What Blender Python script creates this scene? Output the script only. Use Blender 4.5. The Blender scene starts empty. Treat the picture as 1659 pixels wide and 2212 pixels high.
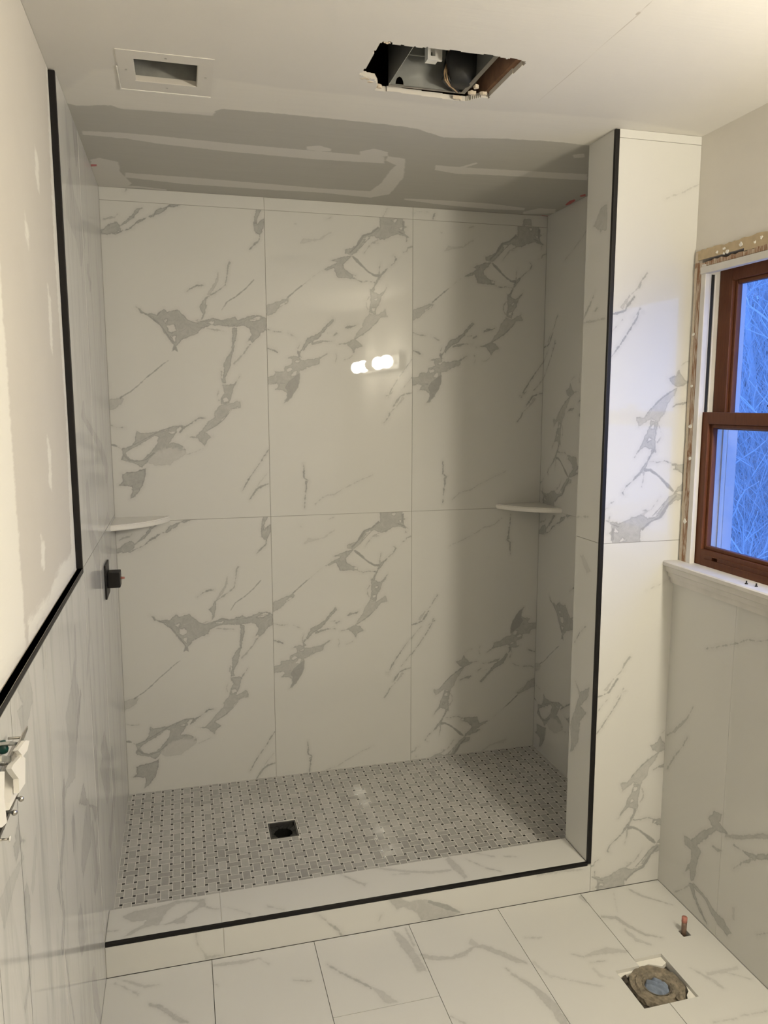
import bpy, bmesh, math, random
import numpy as np
from mathutils import Vector, Matrix
random.seed(7)

# ------------------------------------------------------------------ camera, world, exposure
CAM = np.array([.2651, -3.1653, 1.6379]); YAW, PITCH, ROLL, FPX = .2578, -.1396, -.0008, 1654.6
scn = bpy.context.scene
def cam_axes():
    cy, sy, cp, sp = math.cos(YAW), math.sin(YAW), math.cos(PITCH), math.sin(PITCH)
    f = np.array([sy*cp, cy*cp, sp]); r = np.array([cy, -sy, 0.]); u = np.cross(r, f)
    c, s = math.cos(ROLL), math.sin(ROLL)
    return c*r+s*u, -s*r+c*u, f
RX, UX, FX = cam_axes()
cam = bpy.data.cameras.new('camera'); co = bpy.data.objects.new('camera', cam)
scn.collection.objects.link(co); scn.camera = co
cam.sensor_fit = 'HORIZONTAL'; cam.sensor_width = 36; cam.lens = 36*FPX/1659; cam.clip_start = .01
m = Matrix.Identity(4)
for i in range(3):
    m[i][0], m[i][1], m[i][2], m[i][3] = RX[i], UX[i], -FX[i], CAM[i]
co.matrix_world = m
w = bpy.data.worlds.new('dusk'); scn.world = w; w.use_nodes = True
bg = w.node_tree.nodes['Background']; bg.inputs[0].default_value = (.115, .31, 1., 1); bg.inputs[1].default_value = 3.1
vs = scn.view_settings; vs.view_transform = 'Standard'; vs.look = 'None'; vs.gamma = 1; vs.use_curve_mapping = False
vs.exposure = 0.0
LAMP_POWER = 238.0; LAMP_COL = (1, .918, .745)

# ------------------------------------------------------------------ helpers
C = scn.collection
def ray(x, y): return FX+RX*(x-829.5)/FPX-UX*(y-1106)/FPX
def on(x, y, ax, val):          # where the sight line of a photo pixel meets the plane axis = val
    v = ray(x, y); return CAM+(val-CAM[ax])/v[ax]*v
MATS = {}
def tag(o, label=None, cat=None, group=None, kind=None):
    if label: o['label'] = label
    if cat: o['category'] = cat
    if group: o['group'] = group
    if kind: o['kind'] = kind
    return o
def link(name, me, mat=None, parent=None):
    o = bpy.data.objects.new(name, me); C.objects.link(o)
    if mat is not None and me is not None and not me.materials: me.materials.append(mat)
    if parent: o.parent = parent
    return o
def thing(name, label, cat, loc=(0, 0, 0), group=None):
    o = bpy.data.objects.new(name, None); C.objects.link(o); o.location = loc; o.empty_display_size = .05
    return tag(o, label, cat, group)
class MB:
    """collects simple shapes into one mesh"""
    def __init__(s): s.v = []; s.f = []
    def add(s, vs_, fs):
        n = len(s.v); s.v += [tuple(map(float, p)) for p in vs_]; s.f += [tuple(i+n for i in f) for f in fs]; return s
    def box(s, a, b, bev=0):
        (x0, y0, z0), (x1, y1, z1) = [min(p, q) for p, q in zip(a, b)], [max(p, q) for p, q in zip(a, b)]
        if not bev:
            return s.add([(x0, y0, z0), (x1, y0, z0), (x1, y1, z0), (x0, y1, z0), (x0, y0, z1), (x1, y0, z1), (x1, y1, z1), (x0, y1, z1)],
                         [(0, 3, 2, 1), (4, 5, 6, 7), (0, 1, 5, 4), (1, 2, 6, 5), (2, 3, 7, 6), (3, 0, 4, 7)])
        bm = bmesh.new(); bmesh.ops.create_cube(bm, size=1)
        for v in bm.verts:
            v.co = ((x0+x1)/2+v.co.x*(x1-x0), (y0+y1)/2+v.co.y*(y1-y0), (z0+z1)/2+v.co.z*(z1-z0))
        bmesh.ops.bevel(bm, geom=bm.edges[:], offset=bev, segments=2, affect='EDGES', profile=.6)
        return s.bm(bm)
    def bm(s, bm, mx=None):
        if mx is not None: bm.transform(mx)
        bm.verts.index_update(); s.add([v.co for v in bm.verts], [[v.index for v in f.verts] for f in bm.faces]); bm.free(); return s
    def prism(s, pts, vec):      # polygon (3d points) swept by vec
        n = len(pts); vec = np.array(vec, float)
        P = [np.array(p, float) for p in pts]
        return s.add(P+[p+vec for p in P], [tuple(range(n))[::-1], tuple(range(n, 2*n))]+[(i, (i+1) % n, (i+1) % n+n, i+n) for i in range(n)])
    def tube(s, pts, r, n=8, cap=True):
        P = [np.array(p, float) for p in pts]; rr = r if hasattr(r, '__len__') else [r]*len(P)
        rings = []; ref = np.array([.31, .22, .93])
        for i, p in enumerate(P):
            t = P[min(i+1, len(P)-1)]-P[max(i-1, 0)]; t /= np.linalg.norm(t)+1e-12
            a = np.cross(t, ref); a /= np.linalg.norm(a)+1e-12; b = np.cross(t, a)
            rings.append([p+rr[i]*(math.cos(k*2*math.pi/n)*a+math.sin(k*2*math.pi/n)*b) for k in range(n)])
        vs_ = [q for R in rings for q in R]
        fs = [(i*n+k, i*n+(k+1) % n, (i+1)*n+(k+1) % n, (i+1)*n+k) for i in range(len(P)-1) for k in range(n)]
        if cap: fs += [tuple(range(n))[::-1], tuple(range((len(P)-1)*n, len(P)*n))]
        return s.add(vs_, fs)
    def lathe(s, prof, c, n=32, sy=1, jit=0):   # profile (r, z) about z through c
        vs_ = []
        for r, z in prof:
            for k in range(n):
                a = k*2*math.pi/n; q = r*(1+random.uniform(-jit, jit))
                vs_.append((c[0]+q*math.cos(a), c[1]+q*math.sin(a)*sy, c[2]+z+random.uniform(-jit, jit)*.03))
        fs = [(i*n+k, i*n+(k+1) % n, (i+1)*n+(k+1) % n, (i+1)*n+k) for i in range(len(prof)-1) for k in range(n)]
        return s.add(vs_, fs)
    def build(s, name, mat, parent=None, smooth=False):
        me = bpy.data.meshes.new(name); me.from_pydata(s.v, [], s.f)
        bm = bmesh.new(); bm.from_mesh(me); bmesh.ops.recalc_face_normals(bm, faces=bm.faces[:]); bm.to_mesh(me); bm.free()
        if smooth: me.polygons.foreach_set('use_smooth', [True]*len(me.polygons))
        return link(name, me, mat, parent)
def struct(o, label, cat): return tag(o, label, cat, kind='structure')

# ------------------------------------------------------------------ materials (all node based)
class NT:
    def __init__(s, name):
        s.m = bpy.data.materials.new(name); s.m.use_nodes = True; s.t = s.m.node_tree; s.b = s.t.nodes['Principled BSDF']
    def n(s, kind, **kw):
        nd = s.t.nodes.new('ShaderNode'+kind)
        for k, v in kw.items():
            if k.startswith('i_'):
                key = k[2:]; key = int(key) if key.isdigit() else key.replace('_', ' ')
                s.set(nd.inputs[key], v)
            else: setattr(nd, k, v)
        return nd
    def set(s, inp, v):
        if isinstance(v, bpy.types.NodeSocket): s.t.links.new(v, inp)
        elif isinstance(v, (tuple, list)) and len(v) == 3 and inp.type == 'RGBA': inp.default_value = (*v, 1)
        else: inp.default_value = v
    def math(s, op, a, b=0, c=None, clamp=False):
        nd = s.n('Math', operation=op, use_clamp=clamp); s.set(nd.inputs[0], a); s.set(nd.inputs[1], b)
        if c is not None: s.set(nd.inputs[2], c)
        return nd.outputs[0]
    def mix(s, f, a, b):
        nd = s.n('Mix', data_type='RGBA'); s.set(nd.inputs[0], f); s.set(nd.inputs[6], a); s.set(nd.inputs[7], b); return nd.outputs[2]
    def noise(s, scale, detail=3, rough=.55, vec=None, dist=0):
        nd = s.n('TexNoise'); nd.inputs['Scale'].default_value = scale; nd.inputs['Detail'].default_value = detail
        nd.inputs['Roughness'].default_value = rough; nd.inputs['Distortion'].default_value = dist
        if vec is None:
            vec = s.n('TexCoord').outputs['Object']
        s.t.links.new(vec, nd.inputs['Vector']); return nd.outputs['Fac']
    def step(s, d, soft, lo=None):   # 1 where d is below zero
        nd = s.n('MapRange', interpolation_type='SMOOTHSTEP'); s.set(nd.inputs[0], d)
        nd.inputs[1].default_value = soft if lo is None else lo; nd.inputs[2].default_value = -soft
        nd.inputs[3].default_value = 0; nd.inputs[4].default_value = 1; return nd.outputs[0]
    def bump(s, h, strength, dist=.002):
        nd = s.n('Bump'); nd.inputs['Strength'].default_value = strength; nd.inputs['Distance'].default_value = dist
        s.set(nd.inputs['Height'], h); s.t.links.new(nd.outputs[0], s.b.inputs['Normal'])
    def fin(s, col=None, rough=None, **kw):
        if col is not None: s.set(s.b.inputs['Base Color'], col)
        if rough is not None: s.set(s.b.inputs['Roughness'], rough)
        for k, v in kw.items(): s.set(s.b.inputs[k.replace('_', ' ')], v)
        return s.m
def simple(name, col, rough=.5, var=.12, scale=30, bump=0, **kw):
    t = NT(name); f = t.noise(scale)
    c = t.mix(f, tuple(max(0, x*(1-var)) for x in col), tuple(min(1, x*(1+var)) for x in col))
    if bump: t.bump(f, bump)
    return t.fin(c, rough, **kw)
def marble(name, base, vein, rough, coat, coat_rough=.016, streaking=0, soft=1):
    t = NT(name); at = t.n('Attribute', attribute_name='vein'); sp = t.n('SeparateColor'); t.t.links.new(at.outputs['Color'], sp.inputs[0])
    n1 = t.math('SUBTRACT', t.noise(62, 4, .62), .5); n2 = t.math('SUBTRACT', t.noise(260, 3, .55), .5)
    wob = t.math('ADD', t.math('MULTIPLY', n1, .017), t.math('MULTIPLY', n2, .0035))
    d1 = t.math('ADD', sp.outputs[0], wob); d2 = t.math('ADD', sp.outputs[2], t.math('MULTIPLY', wob, .5))
    mott = t.math('ADD', .30, t.math('MULTIPLY', t.noise(34, 6, .7, dist=1.2), 1.15))
    edge = t.math('MULTIPLY', t.step(t.math('SUBTRACT', t.math('ABSOLUTE', t.math('ADD', d1, .0022)), .0018), .0014), .28)
    m1 = t.math('MULTIPLY', t.step(d1, .0028*soft), t.math('MULTIPLY', sp.outputs[1], t.math('ADD', mott, edge)))
    m2 = t.math('MULTIPLY', t.step(d2, .0022), t.math('MULTIPLY', at.outputs['Alpha'], t.math('ADD', .55, t.math('MULTIPLY', mott, .45))))
    halo = t.math('MULTIPLY', t.step(d1, .0005, .016), t.math('MULTIPLY', sp.outputs[1], t.math('MULTIPLY', t.noise(22, 3), .34)))
    mm = t.math('MAXIMUM', m1, m2); mm = t.math('MAXIMUM', mm, halo, clamp=True)
    haze = t.math('MULTIPLY', t.math('SUBTRACT', t.noise(3.2, 3), .42), .22, clamp=True)
    mm = t.math('ADD', mm, t.math('MULTIPLY', haze, .25), clamp=True)
    if streaking:
        mp = t.n('Mapping'); t.t.links.new(t.n('TexCoord').outputs['Object'], mp.inputs[0]); mp.inputs['Scale'].default_value = (1, 9, 1.3)
        st = t.noise(1.6, 6, .68, mp.outputs[0], .4); st2 = t.math('MULTIPLY', t.math('SUBTRACT', st, .5), streaking, clamp=True); mm = t.math('ADD', mm, st2, clamp=True)
        coat_rough = t.math('ADD', coat_rough, t.math('MULTIPLY', st, .12))
    c = t.mix(mm, base, vein)
    kw = dict(Coat_Weight=coat, Coat_Roughness=coat_rough, Specular_IOR_Level=.1) if coat else dict(Specular_IOR_Level=.3)
    return t.fin(c, rough, **kw)
M = MATS
TB, TV = (.62, .615, .585), (.15, .15, .145)      # body and vein colour, the same on every tile
M['tile'] = marble('polished marble look tile', TB, TV, .38, .75)
M['tile_left'] = marble('polished marble look tile with vertical streaks', TB, TV, .38, .75, .02, 1.8)  # vertical noise streaks pull the colour towards the vein and vary coat roughness
M['tile_floor'] = marble('satin marble look tile', TB, TV, .42, 0, soft=2.2)
M['grout'] = simple('grey grout', (.33, .315, .285), .8)
M['grout_white'] = simple('pale grout', (.66, .65, .61), .8)
M['black'] = simple('black anodised edge profile', (.008, .007, .007), .45, Specular_IOR_Level=.25)
M['paint'] = simple('off white wall paint', (.70, .67, .615), .6, .03, 14, .05)
M['ceil_plain'] = simple('ceiling paint', (.66, .635, .59), .75, .04, 12)
M['white_paint'] = simple('old white trim paint', (.63, .61, .575), .5, .16, 14, .2)
M['mud'] = simple('joint compound', (.80, .78, .72), .85, .06, 60, .25)
def stud_mat():
    t = NT('weathered bare wood'); mp = t.n('Mapping'); t.t.links.new(t.n('TexCoord').outputs['Object'], mp.inputs[0]); mp.inputs['Scale'].default_value = (60, 60, 9)
    f = t.noise(1.4, 5, .7, mp.outputs[0], .8); g = t.n('MapRange'); t.set(g.inputs[0], f); g.inputs[1].default_value = .42; g.inputs[2].default_value = .60
    t.bump(f, .5, .004); return t.fin(t.mix(g.outputs[0], (.25, .12, .055), (.56, .48, .38)), .75)
M['stud'] = stud_mat()
M['paper'] = simple('torn drywall paper', (.50, .40, .26), .85, .25, 40, .3)
M['chalk'] = simple('broken gypsum', (.58, .50, .40), .9, .2, 90, .5)
M['attic'] = simple('attic timber', (.30, .21, .13), .9, .4, 12)
M['galv'] = simple('galvanised sheet', (.50, .51, .49), .38, .25, 18, 0, Metallic=.85)
M['dull_metal'] = simple('dusty duct sheet', (.30, .30, .28), .6, .4, 25, 0, Metallic=.4)
M['steel'] = simple('zinc plated steel', (.52, .50, .47), .32, .15, 60, 0, Metallic=1.)
M['white_plastic'] = simple('white plastic', (.80, .78, .74), .35, .02)
M['green_plastic'] = simple('green plastic', (.006, .05, .04), .3, .5, 200)
M['copper_red'] = simple('oxidised copper', (.42, .17, .13), .5, .4, 90, .2)
M['copper'] = simple('tarnished copper with plaster smears', (.13, .085, .06), .5, .6, 110, .2)
M['iron'] = simple('rusty cast iron with old wax', (.20, .17, .125), .75, .95, 75, 1.)
M['iron_dark'] = simple('crumbled dark debris', (.055, .045, .035), .9, .7, 80, .9)
M['rag'] = simple('blue grey rag', (.19, .23, .30), .9, .25, 60, .3)
M['shelf'] = simple('white marble shelf', (.78, .76, .71), .3, .03, 8, 0, Coat_Weight=.5, Coat_Roughness=.08)
M['wire_black'] = simple('black wire', (.015, .015, .015), .5)
M['wire_tan'] = simple('tan wire', (.35, .24, .14), .5)
M['bark'] = simple('pale bark', (.55, .55, .55), .9, .2, 8)
M['bark_dark'] = simple('dark bark', (.43, .43, .45), .9, .3, 6)
M['ground'] = simple('leaf litter', (.50, .50, .52), 1, .35, 1.5)
M['siding'] = simple('painted exterior casing', (.55, .57, .60), .6, .03)
def wood_mat():
    t = NT('stained pine sash'); tc = t.n('TexCoord').outputs['Object']; mp = t.n('Mapping'); t.t.links.new(tc, mp.inputs[0])
    mp.inputs['Scale'].default_value = (30, 30, 4); f = t.noise(4, 4, .6, mp.outputs[0], .6)
    return t.fin(t.mix(f, (.07, .023, .010), (.155, .054, .022)), .5, Specular_IOR_Level=.25)
M['wood'] = wood_mat()
def mosaic_mat(name, a, b):
    t = NT(name); inf = t.n('ObjectInfo').outputs['Random']; at = t.n('Attribute', attribute_name='shade').outputs['Fac']
    g = t.n('NewGeometry').outputs['Position']; f = t.noise(26, 4, .6, g, .8); f2 = t.noise(6, 2, .5, g)
    k = t.math('ADD', t.math('MULTIPLY', f, .65), t.math('MULTIPLY', t.math('ADD', inf, at), .5)); k = t.math('SUBTRACT', k, .08); k = t.math('MULTIPLY', t.math('ADD', k, t.math('MULTIPLY', f2, .2)), .8, clamp=True)
    return t.fin(t.mix(k, a, b), .35, Coat_Weight=.8, Coat_Roughness=.03, Specular_IOR_Level=.1)
M['mosaic'] = mosaic_mat('grey marble mosaic', (.24, .235, .22), (.56, .55, .525))
M['mosaic_dot'] = mosaic_mat('black marble mosaic', (.010, .009, .008), (.06, .056, .05))
def ceil_mat():
    t = NT('patched ceiling'); at = t.n('Attribute', attribute_name='vein'); sp = t.n('SeparateColor'); t.t.links.new(at.outputs['Color'], sp.inputs[0])
    n1 = t.math('MULTIPLY', t.math('SUBTRACT', t.noise(35, 5, .65), .5), .016)
    streak = t.n('Mapping'); t.t.links.new(t.n('TexCoord').outputs['Object'], streak.inputs[0]); streak.inputs['Scale'].default_value = (5, 60, 1)
    n2 = t.noise(1, 4, .6, streak.outputs[0])
    base = t.mix(t.noise(9, 3), (.65, .63, .59), (.69, .665, .62))
    light = t.step(t.math('ADD', sp.outputs[1], n1), .012); c = t.mix(t.math('MULTIPLY', light, t.math('ADD', .45, n2)), base, (.735, .71, .655))
    grey = t.step(t.math('ADD', sp.outputs[0], n1), .0035); c = t.mix(grey, c, t.mix(n2, (.45, .44, .40), (.50, .485, .445)))
    c = t.mix(t.math('MULTIPLY', t.step(sp.outputs[2], .002), .75), c, (.50, .03, .05))
    c = t.mix(t.math('MULTIPLY', t.step(at.outputs['Alpha'], .0016), .6), c, (.30, .25, .19))
    t.bump(n2, .12, .004)
    return t.fin(c, .75)
M['ceiling'] = ceil_mat()
def wall_patch_mat():
    t = NT('patched wall paint'); at = t.n('Attribute', attribute_name='vein'); sp = t.n('SeparateColor'); t.t.links.new(at.outputs['Color'], sp.inputs[0])
    mp = t.n('Mapping'); t.t.links.new(t.n('TexCoord').outputs['Object'], mp.inputs[0]); mp.inputs['Scale'].default_value = (1, 3, 14)
    n = t.noise(4, 5, .65, mp.outputs[0]); wob = t.math('MULTIPLY', t.math('SUBTRACT', n, .5), .05)
    c = t.mix(t.noise(5, 3), (.58, .55, .50), (.63, .60, .545))
    c = t.mix(t.step(t.math('ADD', sp.outputs[0], wob), .01), c, (.78, .76, .70))
    t.bump(n, .1, .004); return t.fin(c, .7)
M['wall_patch'] = wall_patch_mat()
def globe_mat():
    t = NT('lit lamp globe'); return t.fin((.9, .9, .9), .3, Emission_Color=LAMP_COL, Emission_Strength=LAMP_POWER)
M['globe'] = globe_mat()
def pane_mat():
    t = NT('window glass'); tr = t.n('BsdfTransparent'); gl = t.n('BsdfGlossy'); gl.inputs['Roughness'].default_value = .02
    fr = t.n('Fresnel'); fr.inputs[0].default_value = 1.45; mx = t.n('MixShader')
    t.t.links.new(t.math('MULTIPLY', fr.outputs[0], t.math('SUBTRACT', 1, t.n('NewGeometry').outputs['Backfacing'])), mx.inputs[0]); t.t.links.new(tr.outputs[0], mx.inputs[1]); t.t.links.new(gl.outputs[0], mx.inputs[2])
    t.t.links.new(mx.outputs[0], t.t.nodes['Material Output'].inputs[0]); return t.m
M['pane'] = pane_mat()

# ------------------------------------------------------------------ vein drawings -> distance fields -> tiles
def crop(x0, y0, s): return lambda x, y: (x0+x/s, y0+y/s)
FULL = crop(0, 0, 1)
def ribbon(pts):
    """stroke of (x, y, width) -> outline in picture space"""
    P = np.array([p[:2] for p in pts], float); W = np.array([p[2] for p in pts], float)/2
    T = np.zeros_like(P); T[1:-1] = P[2:]-P[:-2]; T[0] = P[1]-P[0]; T[-1] = P[-1]-P[-2]
    T /= np.linalg.norm(T, axis=1)[:, None]+1e-9; N = np.stack([-T[:, 1], T[:, 0]], 1)
    return np.concatenate([P+N*W[:, None], (P-N*W[:, None])[::-1]])
def shapes(cr, items, to_uv, minw=1.0):
    """items: ('s'|'p'|'h', tone, pts). Returns outlines in metres on the tile plane"""
    s = 1/(cr(1, 0)[0]-cr(0, 0)[0]); out = []
    for it in items:
        k, tone, pts = it
        poly = ribbon([(x, y, max(w_, minw*s)) for x, y, w_ in pts]) if k == 's' else np.array(pts, float)
        out.append(('h' if k == 'h' else 'p', tone, np.array([to_uv(*cr(x, y)) for x, y in poly])))
    return out
def sd_poly(Q, P):
    d = np.full(len(Q), 1e9); wn = np.zeros(len(Q))
    for i in range(len(P)):
        a, b = P[i], P[(i+1) % len(P)]; e = b-a; l2 = e@e
        if l2 < 1e-14: continue
        t = np.clip((Q-a)@e/l2, 0, 1); d = np.minimum(d, np.hypot(*(Q-a-t[:, None]*e).T))
        c = e[0]*(Q[:, 1]-a[1])-e[1]*(Q[:, 0]-a[0])
        wn += ((a[1] <= Q[:, 1]) & (b[1] > Q[:, 1]) & (c > 0)).astype(int)-((a[1] > Q[:, 1]) & (b[1] <= Q[:, 1]) & (c < 0)).astype(int)
    return np.where(wn != 0, -d, d)
CAP = .02
def field(shp):
    L = [(k, t, P, P.min(0)-CAP, P.max(0)+CAP) for k, t, P in shp]
    def f(Q):
        o = np.zeros((len(Q), 4)); o[:, 0] = CAP; o[:, 2] = CAP
        for k, t, P, lo, hi in L:
            ix = np.nonzero(((Q > lo) & (Q < hi)).all(1))[0]
            if not len(ix): continue
            d = sd_poly(Q[ix], P)
            if k == 'h': o[ix, 0] = np.maximum(o[ix, 0], -d); o[ix, 2] = np.maximum(o[ix, 2], -d); continue
            c = 2 if t >= .6 else 0
            mk = d < o[ix, c]; j = ix[mk]; o[j, c] = d[mk]; o[j, c+1] = t
        return o
    return f
def layered(layers):            # each layer its own channel (ceiling, wall patches)
    F = [field([(k, .1, P) for k, t, P in l]) if l else None for l in layers]
    def f(Q):
        o = np.full((len(Q), 4), CAP)
        for i, g in enumerate(F):
            if g: o[:, i] = g(Q)[:, 0]
        return o
    return f
def sheet(name, parent, mat, O, U, V, rects, f, fine=.0025, thick=.0018, keep=None, hole=None, chans=(0, 2)):
    """flat slab whose front is a mesh refined along the drawing; U x V points out of the front"""
    O, U, V = [np.array(a, float) for a in (O, U, V)]; N = np.cross(U, V)
    vs_, fs, cs = [], [], []; base = 0
    for (u0, v0, u1, v1) in rects:
        n = 16; nu = max(1, round((u1-u0)/(fine*n))); nv = max(1, round((v1-v0)/(fine*n)))
        du, dv = (u1-u0)/(nu*n), (v1-v0)/(nv*n)
        I, J = np.meshgrid(np.arange(nu)*n, np.arange(nv)*n, indexing='ij'); cells = np.stack([I.ravel(), J.ravel()], 1); size = n; done = []
        while size > 1 and len(cells):
            ctr = np.stack([u0+(cells[:, 0]+size/2)*du, v0+(cells[:, 1]+size/2)*dv], 1); D = f(ctr)
            near = np.min(np.abs(D[:, list(chans)]), axis=1)
            if hole is not None: near = np.minimum(near, np.abs(hole(ctr)))
            sp = near < size*max(du, dv)*.75+.0022
            done.append((cells[~sp], size)); c = cells[sp]; h = size//2
            cells = np.concatenate([c, c+[h, 0], c+[0, h], c+[h, h]]); size = h
        done.append((cells, size))
        quads = np.concatenate([np.stack([c, c+[s, 0], c+[s, s], c+[0, s]], 1) for c, s in done if len(c)])
        if hole is not None:
            ctr = quads.mean(1); q = np.stack([u0+ctr[:, 0]*du, v0+ctr[:, 1]*dv], 1); quads = quads[hole(q) > 0]
        flat = quads.reshape(-1, 2); uq, inv = np.unique(flat, axis=0, return_inverse=True)
        Q = np.stack([u0+uq[:, 0]*du, v0+uq[:, 1]*dv], 1); col = f(Q)
        vs_.append(O+Q[:, :1]*U+Q[:, 1:]*V); fs.append(inv.reshape(-1, 4)+base); cs.append(col); base += len(Q)
        if hole is not None:     # walls of the opening
            E = {}
            for q in inv.reshape(-1, 4):
                for a, b in zip(q, np.roll(q, -1)): E[(a, b)] = 1
            hv = np.abs(hole(Q)) < fine*2.2; VV = vs_[-1]
            for (a, b) in list(E):
                if (b, a) not in E and hv[a] and hv[b]:
                    p = np.array([VV[a], VV[b]]); back = p-N*.0125
                    vs_.append(np.array([p[0], p[1], back[1], back[0]])); cs.append(np.tile([CAP, 0, CAP, 0], (4, 1))); fs.append(np.array([[base, base+3, base+2, base+1]])); base += 4
        c4 = np.array([(u0, v0), (u1, v0), (u1, v1), (u0, v1)]); fr = O+c4[:, :1]*U+c4[:, 1:]*V; bk = fr-N*thick
        vs_.append(np.concatenate([fr, bk])); cs.append(np.tile([CAP, 0, CAP, 0], (8, 1)))
        fs.append(np.array([[i, i+4, (i+1) % 4+4, (i+1) % 4] for i in range(4)])+base); base += 8
    vs_ = np.concatenate(vs_); fs = np.concatenate(fs); cs = np.concatenate(cs)
    me = bpy.data.meshes.new(name); me.from_pydata(vs_.tolist(), [], fs.tolist())
    a = me.attributes.new('vein', 'FLOAT_COLOR', 'POINT'); a.data.foreach_set('color', cs.astype(np.float32).ravel())
    return link(name, me, mat, parent)

# ------------------------------------------------------------------ the two printed patterns of the wall tile
W_SH, WJ, H, ZJ, ZS, ZC, YJ, YF = 1.8326, 1.5373, 2.4435, 1.1765, .031, .107, -.873, -1.028
TW, TH = .6096, 1.2192
XA, XB, XC2 = .001, .6128, 1.2246           # left edges of the three tile columns
a1, a2 = crop(240, 1100, 4.608), crop(240, 1400, 4.608)
b1, b2 = crop(580, 1090, 5.184), crop(580, 1380, 5.184)
def uv_back(x0): return lambda x, y: (lambda p: (p[0]-x0, p[2]-(ZJ-TH)))(on(x, y, 1, 0))
A = shapes(a1, [
 ('p', .5, [(50,395),(90,380),(150,330),(210,310),(240,345),(245,380),(215,405),(190,425),(60,440)]),
 ('s', .5, [(240,350,8),(300,300,25),(360,250,30),(400,190,30),(450,165,10)]),
 ('s', .55, [(200,420,10),(260,390,12),(320,370,8),(390,305,18),(440,280,20),(500,240,6),(545,230,18),(600,180,45),(640,165,40),(690,130,10),(730,120,35),(780,105,28),(845,92,4)]),
 ('s', .35, [(80,310,10),(130,285,18),(190,275,14),(215,245,10)]),
 ('s', .5, [(60,440,4),(200,425,8)]),
 ('p', .5, [(1520,60),(1572,60),(1545,120),(1525,160),(1530,200),(1560,165),(1595,150),(1595,220),(1575,260),(1550,310),(1525,300),(1500,270),(1490,200),(1500,130)]),
 ('s', .5, [(1550,300,14),(1545,345,12),(1500,390,16),(1465,430,10),(1450,440,4)]),
 ('s', .5, [(860,875,4),(920,830,8),(960,810,22),(1030,800,6)]),
 ('s', .45, [(1270,570,14),(1250,600,18),(1245,680,12),(1225,780,10),(1180,820,8),(1110,870,12),(1040,915,16),(1030,960,40),(1010,1000,70),(1025,1060,20),(1000,1110,6),(920,1130,6)]),
 ('s', .28, [(1160,670,10),(1150,740,25),(1110,820,30),(1060,890,20)]),
 ('s', .6, [(1495,705,8),(1420,790,10),(1330,870,10),(1240,930,10),(1190,1010,5)]),
 ('p', .5, [(390,1055),(430,1070),(440,1095),(500,1110),(510,1095),(580,1105),(650,1045),(680,1070),(780,1040),(830,1080),(880,1130),(960,1140),(1050,1110),(1100,1080),(1180,1100),(1310,1055),(1350,1080),(1480,1025),(1560,1020),(1612,1040),(1612,1150),(1560,1180),(1530,1230),(1480,1270),(1450,1310),(1430,1270),(1470,1200),(1450,1150),(1400,1130),(1300,1150),(1100,1150),(990,1200),(970,1240),(830,1300),(770,1370),(745,1370),(690,1310),(640,1250),(600,1190),(540,1140),(430,1105)]),
 ('h', 0, [(680,1200),(740,1185),(760,1230),(720,1250),(690,1240)]), ('h', 0, [(720,1290),(760,1280),(750,1330)]), ('h', 0, [(640,1150),(680,1140),(670,1175)]),
 ('h', 0, [(1050,1130),(1120,1115),(1110,1138)]), ('h', 0, [(1450,1075),(1540,1030),(1570,1045),(1500,1075)]), ('h', 0, [(1430,1275),(1465,1250),(1470,1275),(1445,1290)]),
 ('s', .68, [(440,1095,8),(520,1130,16),(620,1200,12),(700,1300,16),(750,1370,10)]),
 ('s', .62, [(950,1140,8),(1060,1110,12),(1110,1090,18),(1190,1105,10),(1330,1090,10),(1600,1040,5)]),
 ('s', .3, [(1040,1185,6),(1150,1190,18),(1230,1195,4)]),
 ('s', .5, [(1310,1150,50),(1310,1230,40),(1300,1300,28),(1290,1384,18)]),
 ('s', .4, [(1440,1310,14),(1420,1350,8),(1390,1384,8)])], uv_back(XA))
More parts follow.
